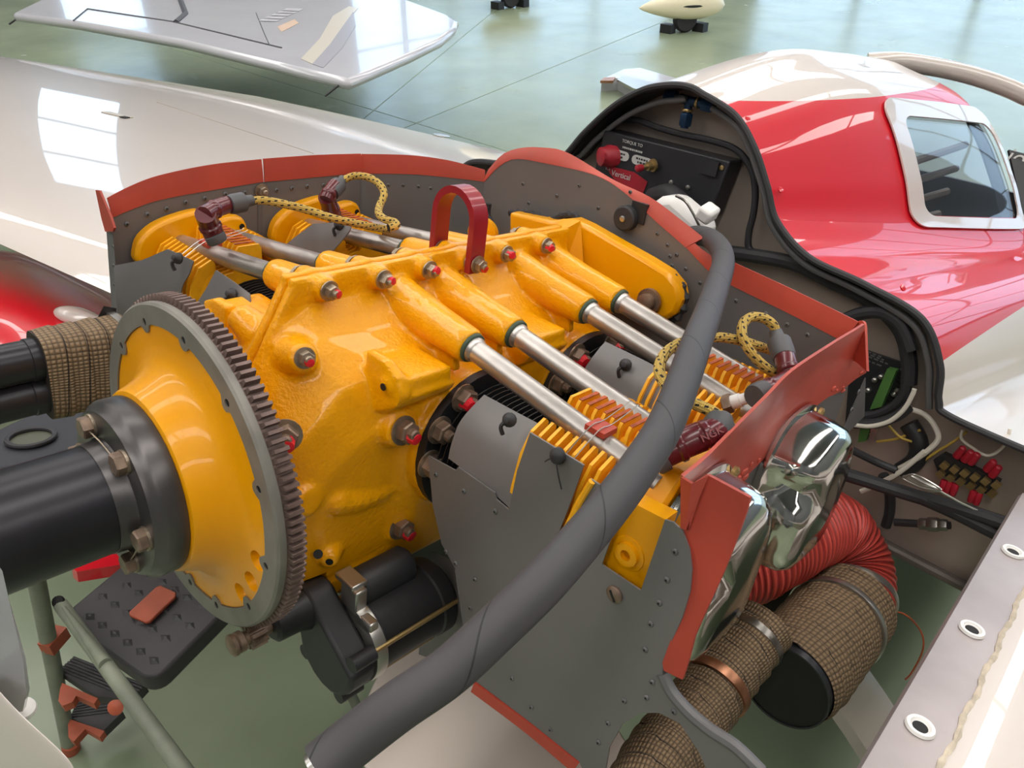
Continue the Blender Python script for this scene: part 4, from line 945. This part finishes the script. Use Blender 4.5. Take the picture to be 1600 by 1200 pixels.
ct=solo('canopy_rail',MB().tube(cr([at(u,v,Y=y) for u,v,y in tp]+[V((.42,2.10,.22)),V((.46,2.16,.10))],8),.021,20),whitep,'white curved tube arching behind the cockpit','canopy frame',tuple(at(1450,103,Y=1.8)))
cs=solo('cockpit_sill',MB().sheet([[at(1575,235,Y=1.85),at(1680,262,Y=1.95)],[at(1600,345,Y=1.75),at(1680,345,Y=1.85)]],.006),blackp,'black cockpit sill with pale handwriting beside the window','sill',tuple(at(1600,300,Y=1.8)))
tm=text_mesh('iolet',.055,labelw,shear=.4); p=at(1604,252,Y=1.87); o=inst('lettering',tm,frame(p+V((0,-.01,.003)),-CF,None,-.12),cs)
# ================================================================== firewall equipment
FY_=.905
bx=thing('control_box','black electronics box with pale printed labels mounted on the firewall','electronics box',tuple(at(1040,270,Y=.87)))
bq=[at(u,v,Y=.865) for u,v in ((944,203),(1141,252),(1108,340),(1060,360),(920,300))]
o=part('box_body',MB().prism(bq,(0,.045,0)),boxb,bx); mods(o,bevel=.003)
bn_=(0,-1,0)
def dec(u,v,s,size,m=labelw,roll=.0):
    o=inst('lettering',text_mesh(s,size,m),frame(at(u,v,Y=.8635),bn_,(0,0,1),roll),bx); return o
def bars(p,n,wd,h,m,par,right=V((1,0,0)),up=V((0,0,1)),nrm=V((0,-1,0))):
    rnd=random.Random(int(p.x*9000)+n); tot=0; W=[rnd.uniform(.5,1.1) for _ in range(n)]; S=sum(W)+.35*(n-1); x=-wd/2; mb=MB()
    for q in W:
        w_=q/S*wd; c=p+right*(x+w_/2); mb.add([c+right*(sx*w_/2)+up*(sz*h/2)+nrm*sn for sn in (0,.0003) for sx,sz in ((-1,-1),(1,-1),(1,1),(-1,1))],[(0,1,2,3),(4,5,6,7),(0,1,5,4),(1,2,6,5),(2,3,7,6),(3,0,4,7)]); x+=w_+.35/S*wd
    return part('print_line',mb,m,par)
dec(988,224,'TORQUE TO',.0075); bars(at(988,234,Y=.8638),11,.042,.0032,labelw,bx)
for (u,v),s in (((968,242),('REMOVE','BOLT A')),((1003,252),('MAIN BUS','FEED'))):
    q=at(u,v,Y=.8645); pts=[q+V((x*.0165+.006*math.cos(a)*0,0,0)) for x in ()]
    P=[q+V((.013*sx+.008*math.cos(rad(a)),0,.008*math.sin(rad(a)))) for sx,r0 in ((1,-90),(-1,90)) for a in range(r0,r0+181,30)]
    pl_=part('label_plate',MB().prism(P,(0,-.0012,0)),labelw,bx)
    for k in range(2): bars(q+V((0,-.0014,.0030-.0060*k)),5-2*k,.024-.008*k,.0030,boxb,bx)
o=part('red_label',MB().prism([at(u,v,Y=.8645) for u,v in ((944,257),(991,269),(1012,284),(1004,304),(985,296),(960,280))],(0,-.001,0)),redlab,bx,'red label')
inst('lettering',text_mesh('E.S',.009,labelw),frame(at(950,263,Y=.863),bn_,(0,0,1)),bx); inst('lettering',text_mesh('Vertical',.0135,labelw),frame(at(970,274,Y=.863),bn_,(0,0,1)),bx)
q=at(936,243,Y=.84); part('red_cap',MB().lathe([(.020,-.01),(.020,.014),(.0165,.020),(.0165,.028),(.010,.031)],q+V((.012,.03,.0)),(-.5,-1,-.1),10),redlab,bx,'red protective cap')
q=at(1022,258,Y=.862); t_=part('toggle_switch',MB().lathe([(.011,0),(.011,.004),(.0075,.005),(.0075,.014),(.0045,.015),(.0045,.024)],q,(-.35,-1,-.2),14),brass,bx); part('switch_tip',MB().lathe([(.005,.024),(.006,.026),(.006,.036),(.003,.038)],q,(-.35,-1,-.2),12),redlab,t_)
for u,v in ((1049,285),(1075,293),(1128,262)): part('box_screw',MB().lathe([(.004,0),(.004,.002),(.001,.003)],at(u,v,Y=.8645),bn_,10),brass if u>1100 else silver,bx)
part('box_foot',MB().box(at(1110,262,Y=.862),(.028,.006,.024)),blackp,bx)
# white housing (pump) with hose tail
wh=thing('pump_housing','white plastic pump housing with square cap behind the rear baffle','pump',tuple(at(1085,335,Y=.80)))
o=part('housing',MB().prism([at(u,v,Y=.80) for u,v in ((1034,320),(1058,303),(1078,301),(1098,318),(1122,340),(1126,366),(1095,372),(1060,352))],(0,-.055,0)),whitebox,wh); mods(o,bevel=.014)
part('seam_flange',MB().tube(cr([at(u,v,Y=.742) for u,v in ((1056,306),(1070,314),(1082,332),(1092,352),(1100,368))],5),.0022,6),steel,wh)
q=at(1106,333,Y=.735); o=part('square_cap',MB().box(q,(.024,.03,.022),Mx.Rotation(.25,4,'X')@Mx.Rotation(.35,4,'Y')),whitebox,wh); mods(o,bevel=.005)
part('outlet_hose',MB().tube(cr([at(1020,308,Y=.86),at(1045,302,Y=.84),at(1065,318,Y=.82)],5),.016,14),rubber,wh)
# blue tee fitting and hoses
tf=thing('tee_fitting','blue anodised tee fitting at the top of the bay','fitting',tuple(at(1075,160,Y=.885)))
a,b,c=at(1050,151,Y=.885),at(1105,164,Y=.885),at(1077,157,Y=.885); d=at(1069,200,Y=.885)
part('tee_body',MB().tube([a,b],.0075,12).tube([c,d],.0068,12),bluean,tf)
for p,dr in ((a,a-b),(b,b-a),(at(1072,185,Y=.885),d-c)): part('tee_nut',MB().hexnut(p-V(dr).normalized()*.008,dr,.0115,.020),bluean,tf)
for p,dr in ((a.lerp(c,.5),a-b),(b.lerp(c,.5),b-a),(c.lerp(d,.35),d-c)): part('tee_collar',MB().lathe([(.0088,-.002),(.0095,0),(.0088,.002)],p,dr,12),brass,tf)
part('tube',MB().tube(cr([fus(.872,i_,-1)+V((d_,0,-d_)) for i_,d_ in ((5.4,.006),(4.6,.010),(4,.012),(3,.016),(2,.02),(1,.022))]+[a],6),.005,10),greyd,tf)
part('tube',MB().tube(cr([b]+[fus(.875,i_,1)+V((-.014,-.012,-.014)) for i_ in (2.2,3,4,5,6,7,8,8.8,9.6,10.2)],6),.005,10),greyd,tf)
def cable(label,pts,r,m,Y=.88,name='cable',grp='firewall wiring'):
    P=[at(p[0],p[1],Y=(p[2] if len(p)>2 else Y)) for p in pts]; return solo(name,MB().tube(cr(P,6),r,10),m,label,'cable',tuple(P[len(P)//2]),grp)
cable('thick black cable looping across the top of the firewall',[(938,214),(957,192),(990,187),(1030,200),(1065,210),(1112,220),(1150,234),(1173,262),(1180,295),(1178,330),(1170,365),(1172,390),(1200,400)],.0056,rubber,.894)
cable('black cable bundle along the shoulder of the bay edge',[(1120,392),(1180,400),(1240,412),(1300,440),(1360,470),(1405,512),(1420,560),(1420,600)],.012,rubber,.892,'cable_bundle')
cable('black cable hanging off the bundle behind the orange corner',[(1318,500),(1345,490),(1375,488),(1400,500),(1414,520),(1424,548)],.010,rubber,.872)
cable('black cable below the circuit board',[(1335,652),(1370,647),(1400,632),(1414,612),(1416,598)],.008,rubber,.888)
cable('second black cable below the circuit board',[(1335,662),(1370,661),(1400,651),(1420,636)],.008,rubber,.868)
cable('white arched wire around the circuit board',[(1334,664),(1360,666),(1390,658),(1412,640),(1425,618),(1429,608)],.0034,wirew,.855,'wire')
cable('thick black cable crossing the lower bay to the side panel',[(1300,735,.80),(1350,750,.82),(1420,772,.84),(1490,792,.84),(1570,818,.84)],.0105,rubber)
cable('black cable branching to the side panel',[(1440,778,.84),(1490,800,.84),(1540,825,.84),(1590,850,.84)],.010,rubber)
cable('black cable looping down beside the red duct',[(1380,742,.885),(1390,770,.893),(1390,800,.898),(1384,822,.900)],.008,rubber)
cable('black cable running from the chrome cover past the latch',[(1325,700,.80),(1365,720,.84),(1400,735,.85)],.006,rubber)
cable('thin yellow wire near the terminal strip',[(1440,722),(1465,705),(1490,690),(1510,675)],.002,wirey,.895,'wire')
cable('yellow wire crossing below the green terminal',[(1370,690),(1400,686),(1420,678),(1438,672)],.002,wirey,.89,'wire')
cable('yellow wire falling from the circuit board',[(1385,660),(1395,672),(1408,684),(1425,690)],.002,wirey,.885,'wire')
cable('white looping wire above the terminal strip',[(1504,672),(1502,685),(1520,700),(1545,712),(1570,695),(1578,670)],.0022,wirew,.885,'wire')
cable('cream wire bundle bending beside the dark bracket',[(1425,640),(1445,648),(1460,665),(1466,685),(1452,702),(1430,718),(1405,732)],.004,wirew,.877,'wire')
cable('red and white wire over the bay corner',[(1422,641),(1438,645),(1452,655),(1460,668)],.0028,wirer,.878,'wire')
cable('pale wire crossing behind the black cables',[(1345,768,.862),(1370,757,.866),(1405,738,.868),(1445,705,.87)],.004,wirew,.88,'wire')
# circuit board and its green terminal strips
cb=thing('circuit_board','dark circuit board with long green terminal strip in the bay','circuit board',tuple(at(1385,610,Y=.90)))
part('board',MB().prism([at(u,v,Y=.902) for u,v in ((1330,540),(1424,572),(1400,640),(1320,670))],(0,.006,0)),pcb,cb)
part('terminal_strip',MB().prism([at(u,v,Y=.896) for u,v in ((1391,573),(1405,576),(1382,632),(1364,636))],(0,-.014,0)),pcbg,cb)
part('terminal_strip',MB().prism([at(u,v,Y=.890) for u,v in ((1349,666),(1364,664),(1358,685),(1345,687))],(0,-.014,0)),pcbg,cb)
for u,v in ((1368,593),(1378,588),(1358,609),(1403,609),(1398,615),(1413,576)): part('component',MB().lathe([(.004,0),(.004,.006),(.002,.008)],at(u,v,Y=.902),bn_,10),silver,cb)
for k in range(9): part('pin',MB().box(at(1411-k*2.6,580+k*6,Y=.900),(.008,.003,.002),Mx.Rotation(.3,4,'Y')),hole,cb)
for k in range(3): part('terminal_screw',MB().lathe([(.005,0),(.005,.006)],at(1367-k*1.5,672+k*6,Y=.885),bn_,10),silver,cb)
for k in range(4): bars(at((1362,1366,1372,1362)[k],(552,557,563,566)[k],Y=.9012),4,.03,.0022,greyd,cb)
# terminal strip with fuses
ts=thing('terminal_block','brass terminal strip with red fuse caps low in the bay','terminal block',tuple(at(1510,745,Y=.9)))
a,b=at(1478,728,Y=.905),at(1558,758,Y=.905); d=(b-a)
part('strip_base',MB().prism([at(u,v,Y=.906) for u,v in ((1462,715),(1478,705),(1566,748),(1554,772),(1470,735))],(0,-.012,0)),blackp,ts)
for k in range(12):
    q=a+d*(k%6)/5+V((0,-.016,.007 if k<6 else -.008)); part('terminal_lug',MB().box(q,(.010,.008,.010),Mx.Rotation(.35,4,'Y')),brass,ts)
for u,v in ((1494,708),(1506,714),(1516,718),(1541,729),(1549,738)): part('fuse_cap',MB().lathe([(.0052,0),(.006,.003),(.005,.020),(.003,.022)],at(u,v+6,Y=.885),(.2,-.2,1),10),fuse,ts)
for u,v in ((1476,756),(1484,758),(1494,762),(1522,772),(1531,776)): part('fuse_cap',MB().lathe([(.0045,0),(.005,.003),(.0045,.018),(.003,.02)],at(u,v-6,Y=.888),(.1,-.1,-1),10),fuse,ts)
# toggle latch
tl=thing('toggle_latch','bare metal wire latch lying across the black cables','latch',tuple(at(1440,760,Y=.83)))
o=part('latch_plate',MB().prism([at(u,v,Y=.83) for u,v in ((1410,742),(1424,740),(1466,760),(1470,768),(1456,768),(1414,752))],(0,-.006,0)),silver,tl); mods(o,bevel=.002)
part('latch_loop',MB().tube(cr([at(u,v,Y=.82) for u,v in ((1412,746),(1430,742),(1464,760),(1468,766),(1440,762),(1414,750))],5,closed=True),.0016,6,closed=True),silver,tl)
part('latch_wire',MB().tube([at(1466,766,Y=.825),at(1500,785,Y=.83),at(1545,806,Y=.84)],.0016,6),silver,tl)
o=thing('hose_connector','steel hose connector on the thin line above the bay floor','connector',tuple(at(1430,822,Y=.85)))
P0,P1=at(1398,816,Y=.868),at(1485,821,Y=.868); part('line',MB().tube([P0,P1],.006,10),rubber,o)
for f,r in ((.45,.009),(.6,.011),(.75,.009)): part('coupling',MB().hexnut(P0.lerp(P1,f),P1-P0,r,.016),steel,o)
# dark harness boot
solo('harness_sleeve',MB().tube(cr([at(u,v,Y=.898) for u,v in ((1420,662),(1433,684),(1436,704),(1428,722),(1408,736))],6),.014,14),blackp,'wide black harness sleeve behind the chrome rocker cover','cable',tuple(at(1430,690,Y=.9)))
# ================================================================== lower cowl edge (near side) with nutplates
lc=thing('lower_cowl','white lower cowling with bare metal flange and three round fastener holes','cowling',(.68,.5,-.02))
ya,yb=-.12,.80
def xl(y): return .652+.006*math.cos(y*3)
G=[[V((xl(y)+dx,y,dz)) for dx,dz in ((0,-.006),(.002,0),(.024,.001),(.046,0))] for y in [ya+(yb-ya)*k/30 for k in range(31)]]
fl_=part('flange',MB().sheet(G,.003),alub,lc,'bare metal flange',angle=60)
part('sealant_line',MB().tube([V((xl(y)+.047+.0012*math.sin(y*90),y,.0015)) for y in [ya+(yb-ya)*k/120 for k in range(121)]],lambda L,a:.0026+.0008*math.sin(L*300),6),seall,lc)
part('outer_skin',MB().sheet([[V((xl(y)+.048+dx,y,dz)) for dx,dz in ((0,0),(.02,.0015),(.05,-.001),(.09,-.012),(.14,-.035),(.22,-.09),(.26,-.2))] for y in [ya+(yb+.02-ya)*k/20 for k in range(21)]],.004),whitep,lc,'white painted skin',angle=60)
for u,v in ((1570,858),(1508,980),(1425,1130)):
    q=at(u,v,Z=.002); q=V((xl(q.y)+.0225,q.y,.002))
    w_=part('fastener_ring',MB().lathe([(.0062,.0012),(.0075,.0022),(.0085,.0036),(.0112,.0036),(.0122,.0008)],q,(0,0,1),28),whitebox,lc,'pale plastic fastener ring'); part('fastener_hole_shade',MB().lathe([(.0064,.0013),(0,.0014)],q,(0,0,1),20),hole,w_)  # dark cap above the flange stands in for the shaded hole
# white belly cowl below the engine
bw=MB().sheet([[at(u,v,Z=z) for u,v in r] for r,z in (([(640,985),(760,1010),(900,1080),(1010,1160)],-.40),([(590,1040),(700,1080),(830,1150),(960,1240)],-.43),([(560,1110),(650,1160),(760,1220),(900,1300)],-.45),([(540,1190),(620,1240),(720,1300),(850,1380)],-.47))],.004)
o=solo('belly_cowl',bw,creamp,'cream painted belly panel below the grey front baffle','cowling',tuple(at(700,1100,Z=-.44))); mods(o,sub=2)
# ================================================================== landing gear leg + wheel fairing + wing
gl=MB(); 
P=[V((.16,.99,-.50)),V((.46,1.05,-.62)),V((.80,1.08,-.90)),V((1.0,1.06,-1.15))]; Q=cr(P,6)
gl.sheet([[p+V((.0,-.085,.02)),p+V((0,0,.035)),p+V((0,.085,.0))] for p in Q],.03)
solo('landing_gear_leg',gl,creamp,'cream painted landing gear leg under the fuselage','landing gear',tuple(P[1]))
def airfoil(c,t,n=14):
    up=[];lo=[]
    for k in range(n+1):
        x=(1-math.cos(PI*k/n))/2; yt=5*t*(.2969*x**.5-.126*x-.3516*x*x+.2843*x**3-.1036*x**4); up.append((x*c,yt*c)); lo.append((x*c,-yt*c))
    return up[::-1]+lo[1:-1]
WZ=-.17
L1,L2=at(170,450,Z=WZ+.01),at(0,375,Z=WZ+.01)
def wle(x): return L1.y+(L2.y-L1.y)*(x-L1.x)/(L2.x-L1.x)
TEP=[at(u,v,Z=WZ) for u,v in ((0,88),(200,118),(400,150),(560,184),(740,226))]
def wte(x):
    P=TEP
    for i in range(1,len(P)):
        if x<=P[i].x or i==len(P)-1: f=(x-P[i-1].x)/(P[i].x-P[i-1].x); return P[i-1].y+(P[i].y-P[i-1].y)*f
WS=[(x,wle(x),wte(x)) for x in (-.53,-.7,-1.0,-1.4,-1.8,-2.2,-2.6,-3.0,-3.4,-3.8,-4.3)]
vs=[];fs=[]
for x,le_,te in WS:
    for a,z in airfoil(te-le_,.06): vs.append((x,le_+a,WZ+z))
n=len(airfoil(1,.1))
for i in range(len(WS)-1):
    for k in range(n): q=(k+1)%n; fs.append((i*n+k,i*n+q,(i+1)*n+q,(i+1)*n+k))
fs+=[tuple(range(n)),tuple(range((len(WS)-1)*n,len(WS)*n))]
pw_=MB().add([(-v[0]+.26,v[1],v[2]-.13) for v in vs],fs)
solo('port_wing',pw_,whitep,'white aircraft wing on the near side below the lower cowling','wing',(.9,1.1,-.3))
wg=thing('starboard_wing','long white glossy aircraft wing stretching away beyond the engine','wing',(-.6,1.1,-.3))
part('wing_skin',MB().add(vs,fs),whitep,wg,angle=50)
def wz(x,y):
    for i in range(len(WS)-1):
        if WS[i][0]>=x>=WS[i+1][0]:
            f=(x-WS[i][0])/(WS[i+1][0]-WS[i][0]); l=WS[i][1]*(1-f)+WS[i+1][1]*f; t=WS[i][2]*(1-f)+WS[i+1][2]*f; c=t-l; s=max(0,min(1,(y-l)/c)); yt=5*.06*(.2969*s**.5-.126*s-.3516*s*s+.2843*s**3-.1036*s**4)
            return WZ+yt*c
    return WZ
def won(u,v):
    z=-.15
    for _ in range(8): p=at(u,v,Z=z); z=wz(p.x,p.y)
    return V((p.x,p.y,z))
a,b=won(245,160),won(490,240); nn=[a.lerp(b,k/12) for k in range(13)]; part('panel_line',MB().tube([V((p.x,p.y,wz(p.x,p.y)+.0003)) for p in nn],.0015,5),mat('panel_gap',(150,140,128),.6),wg)
q=won(183,180); part('flush_handle',MB().box(q+V((0,0,.001)),(.12,.03,.004),Mx.Rotation(.35,4,'Z')),mat('recess_shade_tone',(176,168,156),.4),wg); part('handle_slot',MB().box(q+V((.05,.005,.003)),(.025,.025,.003),Mx.Rotation(.35,4,'Z')),hole,wg)  # darker tone paints the shade of a recess onto a raised plate
q=won(690,212); part('fuel_cap',MB().lathe([(.04,0),(.04,.003),(.03,.005),(.012,.006)],q,(0,0.05,1),24),silver,wg,'round silver filler cap')
# red wheel fairing below the wing leading edge
wf=thing('wheel_fairing','glossy red wheel fairing with white blister below the wing','fairing',(-1.05,.15,-.85))
def pod(c,L,wd,h,n=20,m=24,yaw=0):
    mb=MB(); R=Mx.Rotation(yaw,4,'Z'); vs=[];fs=[]
    for i in range(n+1):
        s=i/n; r=max(.002,(math.sin(PI*s**.72))**.75)
        for k in range(m):
            t=2*PI*k/m; vs.append(V(c)+R@V((wd*r*math.cos(t),L*(s-.45),h*r*math.sin(t)*(1 if math.sin(t)>0 else .8))))
    for i in range(n):
        for k in range(m): q=(k+1)%m; fs.append((i*m+k,i*m+q,(i+1)*m+q,(i+1)*m+k))
    return mb.add(vs,fs)
rows_=[([(-120,380),(0,388),(35,394),(75,408),(125,432),(200,468)],-.36),([(-120,418),(0,424),(55,446),(110,472),(150,492),(190,512)],-.315),([(-120,470),(0,468),(50,490),(100,514),(145,534),(190,552)],-.295),([(-120,540),(0,528),(42,548),(92,572),(140,590),(190,606)],-.325),([(-120,660),(0,630),(60,645),(120,655),(160,660),(190,665)],-.44)]
hl=part('fairing_shell',MB().sheet([[at(u,v,Z=z) for u,v in r] for r,z in rows_],.01),redp,wf,angle=80); mods(hl,sub=3)
part('white_blister',pod(at(128,498,Z=-.288),.17,.026,.022,yaw=-1.15),whitep,wf,'white teardrop blister',angle=60)
solo('red_strut',MB().prism([at(u,v,Z=-.75) for u,v in ((112,886),(120,878),(190,862),(200,872),(190,882),(120,893))],(0,0,-.03)),redp,'small red painted fairing tip below the propeller shaft','fairing',tuple(at(150,880,Z=-.75)))
# ================================================================== step ladder
ld=thing('step_ladder','folding step ladder with black dimpled platform and grey green legs','ladder',tuple(gat(235,1062,z=0)),fr=GND)
zp=.50; A_,B_,C_=[gat(u,v,z=zp) for u,v in ((92,965),(237,1068),(360,945))]; ex_=(A_-B_); ey_=(C_-B_)
ex1=ex_.normalized(); ey1=ey_.normalized(); La=ex_.length; Lb=ey_.length*1.45
def lp(s,t,z=zp): return V((B_.x,B_.y,0))+ex1*s+ey1*t+V((0,0,z))
def rr(s0,s1,t0,t1,r,z,n=5):
    out=[]
    for cx,cy,a0 in ((s1-r,t1-r,0),(s0+r,t1-r,90),(s0+r,t0+r,180),(s1-r,t0+r,270)):
        for k in range(n+1): a=rad(a0+90*k/n); out.append(lp(cx+r*math.cos(a),cy+r*math.sin(a),z))
    return out
pf=part('platform',MB().prism(rr(0,La,0,Lb,.035,zp-.045),(0,0,.045)),ladb,ld,'black plastic platform'); mods(pf,bevel=.006)
bm_=MB().add([(-.016,0,0),(0,-.010,0),(.016,0,0),(0,.010,0),(-.005,0,.004),(0,-.003,.004),(.005,0,.004),(0,.003,.004)],[(0,1,5,4),(1,2,6,5),(2,3,7,6),(3,0,4,7),(4,5,6,7)]).mesh('tread_bump',ladb,angle=20)
ang=math.atan2(ex1.y,ex1.x)
for i in range(6):
    for j in range(6):
        p=lp(.035+(La-.07)*(i+.5*(j%2))/5.5,.035+(Lb-.07)*j/5); inst('tread_bump',bm_,Mx.Translation(p-V((0,0,.0002)))@Mx.Rotation(ang,4,'Z'),pf)
def gtube(a,b,r): return MB().tube([a,b],r,16)
f0=gat(112,1172,z=.0); u0=gat(58,905,z=.62); dr=(u0-f0)
leg=part('leg',gtube(f0+V((0,0,.02)),u0+dr*.5,.0165),ladg,ld); part('foot',MB().tube([f0,f0+dr*.05],.020,14),terra,leg)
r0=gat(95,945,z=.53); r1=gat(300,1222,z=.62)
f1=r1+(r1-r0)*.0
mb=MB(); L=[r0.lerp(f1,k/10) for k in range(11)]; mb.tube(L,.014,14); part('rail',mb,ladg,ld)
part('rail_flat',MB().tube([r0.lerp(f1,.05)+V((0,0,.012)),r0.lerp(f1,.42)+V((0,0,.010))],[.004,.012],12),ladg,ld)
part('pivot',MB().lathe([(.012,0),(.012,.006),(.006,.008)],r0+V((0,0,.01)),(.5,-.5,.7),12),hole,ld)
q=gat(181,1105,z=.55); part('rail_plug',MB().lathe([(.012,-.004),(.014,.002),(.006,.006)],q,(.6,-.5,.6),14),terra,ld)
for sp_,bk,z in (([(92,1048),(117,1026),(228,1070),(207,1093),(150,1088)],[(91,1095),(98,1103),(113,1097),(119,1087),(147,1100),(153,1091),(97,1067),(94,1076)],.30),([(110,1122),(120,1098),(165,1085),(192,1112),(160,1143)],[(107,1152),(115,1159),(133,1139),(156,1152),(163,1142),(110,1124),(106,1132)],.12)):
    P=[gat(*q,z=z) for q in sp_]; st=part('step',MB().prism(P,(0,0,-.025)),ladb,ld,'black ribbed step')
    for k in range(6):
        f=(k+.5)/6; part('step_rib',MB().tube([P[1].lerp(P[0],f)+V((0,0,.001)),P[2].lerp(P[3],f)+V((0,0,.001))],.003,6),ladb,st)
    part('step_bracket',MB().prism([gat(*q,z=z+.03) for q in bk],(0,0,-.02)),terra,ld,'terracotta step bracket')
part('hinge_block',MB().box(gat(85,1000,z=.42),(.03,.05,.03),Mx.Rotation(.5,4,'Z')),terra,ld)
e0,e1,e2=gat(528,1045,z=.20),gat(562,1112,z=.08),gat(500,1205,z=.10)
part('leg',gtube(e0+(e0-e1)*1.5,e1,.012),ladg,ld); part('leg',gtube(e1+(e1-e2)*.1,e2+(e2-e1)*.6,.012),ladg,ld)
pd=MB().prism([gat(u,v,z=zp+.006) for u,v in ((203,960),(245,921),(252,918),(276,929),(275,936),(236,974),(229,976),(204,965))],(0,0,.008))
o=solo('rubber_pad',pd,terra,'flat terracotta rectangle lying on the black ladder platform','pad',tuple(gat(240,948,z=zp+.006)),fr=GND); mods(o,bevel=.002)
# white object at the lower left, close to the lens: removed cowl half standing on its edge
cw=thing('cowl_half','white glossy cowling half standing beside the ladder','cowling',tuple(gat(20,1150,t=.6)),fr=GND)
g1=[[gat(u,v,t=t) for u,v,t in r] for r in (((-60,1010,.62),(-10,1065,.60),(30,1112,.585),(80,1155,.57),(140,1212,.56)),((-90,1080,.66),(-40,1110,.63),(0,1150,.61),(40,1190,.60),(90,1240,.59)),((-140,1160,.72),(-90,1180,.70),(-50,1210,.68),(-10,1250,.66),(40,1300,.65)))]
part('shell',MB().sheet(g1,.004),whitep,cw); mods(cw.children[-1],sub=2)
g2=[[gat(u,v,t=t) for u,v,t in r] for r in (((-20,860,.54),(2,890,.55),(20,960,.575),(38,1030,.605),(44,1080,.63),(38,1108,.65)),((-80,870,.52),(-60,900,.53),(-40,960,.56),(-30,1030,.60),(-20,1080,.64),(-15,1120,.67)))]
part('inner_shell',MB().sheet(g2,.004),greyw,cw); mods(cw.children[-1],sub=2)
q=gat(36,1108,t=.66); part('fastener_pin',MB().lathe([(.004,-.004),(.0095,-.003),(.0105,0),(.0095,.003),(.004,.004)],q,(.3,.2,1),18),whitebox,cw)
# ================================================================== background aircraft
bz=.78
bg=thing('parked_wing','pale grey wing tip of a parked aircraft with a coloured flag decal','wing',tuple(gat(400,60,z=bz)),fr=GND)
pl_=[(18,20),(60,0),(130,-40),(520,-40),(640,0),(700,22),(716,32),(712,42),(690,60),(640,84),(575,112),(548,123),(540,124),(430,98),(280,62),(115,33)]
pts=[gat(u,v,z=bz) for u,v in pl_]; o=part('wing_panel',MB().prism(pts,(0,0,-.06)),greyw,bg); mods(o,bevel=.025)
LN=mat('dark_gap',(70,70,74),.6)
def gline(px,r=.006,z=bz+.001,m=LN): return part('panel_line',MB().tube([gat(u,v,z=z) for u,v in px],r,5),m,bg)
gline([(115,32),(137,14),(270,34),(440,75)]); gline([(278,-10),(290,22),(275,35)],.02); gline([(400,20),(412,50),(420,68)],.003)
def patch(px,m,dz=.002): 
    return part('livery_patch',MB().prism([gat(u,v,z=bz+dz) for u,v in px],(0,0,.001)),m,bg)
patch([(470,92),(500,60),(520,25),(545,10),(560,12),(540,35),(515,70),(488,100)],mat('cream_livery',(206,200,188),.25))
patch([(488,100),(515,70),(540,35),(552,18),(556,40),(535,75),(505,106)],mat('slate_livery',(166,166,174),.25))
patch([(433,42),(460,30),(467,36),(440,50)],mat('flag_orange',(204,178,158),.4))
rg_=mat('grey_registration',(178,178,184),.4); ra,rb=gat(418,33,z=bz+.003),gat(462,13,z=bz+.003); rt=(rb-ra).normalized()
bars((ra+rb)/2,5,(rb-ra).length,.13,rg_,bg,rt,V((-rt.y,rt.x,0)),V((0,0,1)))
for u,v,u2,v2 in ((40,20,14,38),(540,125,508,150)): 
    a=gat(u,v,z=bz-.02); part('static_wick',MB().tube([a,gat(u2,v2,z=bz-.08)],.006,6),blackp,bg)
def wheelpod(u,v,label,yaw,sc=1.0,stripe=True):
    g=gat(u,v,z=0); w_=thing('wheel_pod',label,'wheel fairing',tuple(g),fr=GND)
    c=g+V((0,0,.26*sc)); part('pod_shell',pod(c,1.0*sc,.13*sc,.17*sc,yaw=yaw),peach,w_,angle=60)
    if stripe: part('stripe',pod(c+V((.0,.0,.015)),.70*sc,.134*sc,.05*sc,yaw=yaw),blackm,w_,angle=60)
    part('tyre',MB().lathe([(.05*sc,-.05*sc),(.11*sc,-.055*sc),(.13*sc,-.03*sc),(.13*sc,.03*sc),(.11*sc,.055*sc),(.05*sc,.05*sc)],g+V((0,0,.13*sc)),(math.cos(yaw),math.sin(yaw),0),24),rubber,w_)
    for s_ in (-1,1):
        d=V((-math.sin(yaw),math.cos(yaw),0))*.19*sc*s_; part('chock',MB().prism([g+d+V((-.07,-.05,0)),g+d+V((.07,-.05,0)),g+d+V((.07,.05,0)),g+d+V((-.07,.05,0))],(0,0,.09*sc)),blackp,w_)
    return w_
wheelpod(1068,50,'cream wheel fairing with black stripe on chocks far across the floor',-.6+PI,1.0)
wheelpod(797,12,'second parked wheel on black chocks beside the bright floor reflection',-.3,.95,False)
tz=.10; tv=thing('metal_ramp','small grey metal ramp lying on the floor beyond the open nose','ramp',tuple(gat(990,120,z=tz)),fr=GND)
part('surface',MB().prism([gat(u,v,z=tz) for u,v in ((940,124),(975,108),(1000,106),(1056,122),(1040,140),(990,135),(966,122))],(0,0,-.10)),greyw,tv)
part('slat',MB().prism([gat(u,v,z=tz+.03) for u,v in ((964,124),(972,118),(1045,136),(1030,145),(990,138))],(0,0,-.02)),silver,tv)
part('tip',MB().prism([gat(u,v,z=tz+.02) for u,v in ((938,126),(944,121),(962,120),(958,126))],(0,0,-.02)),copper,tv)
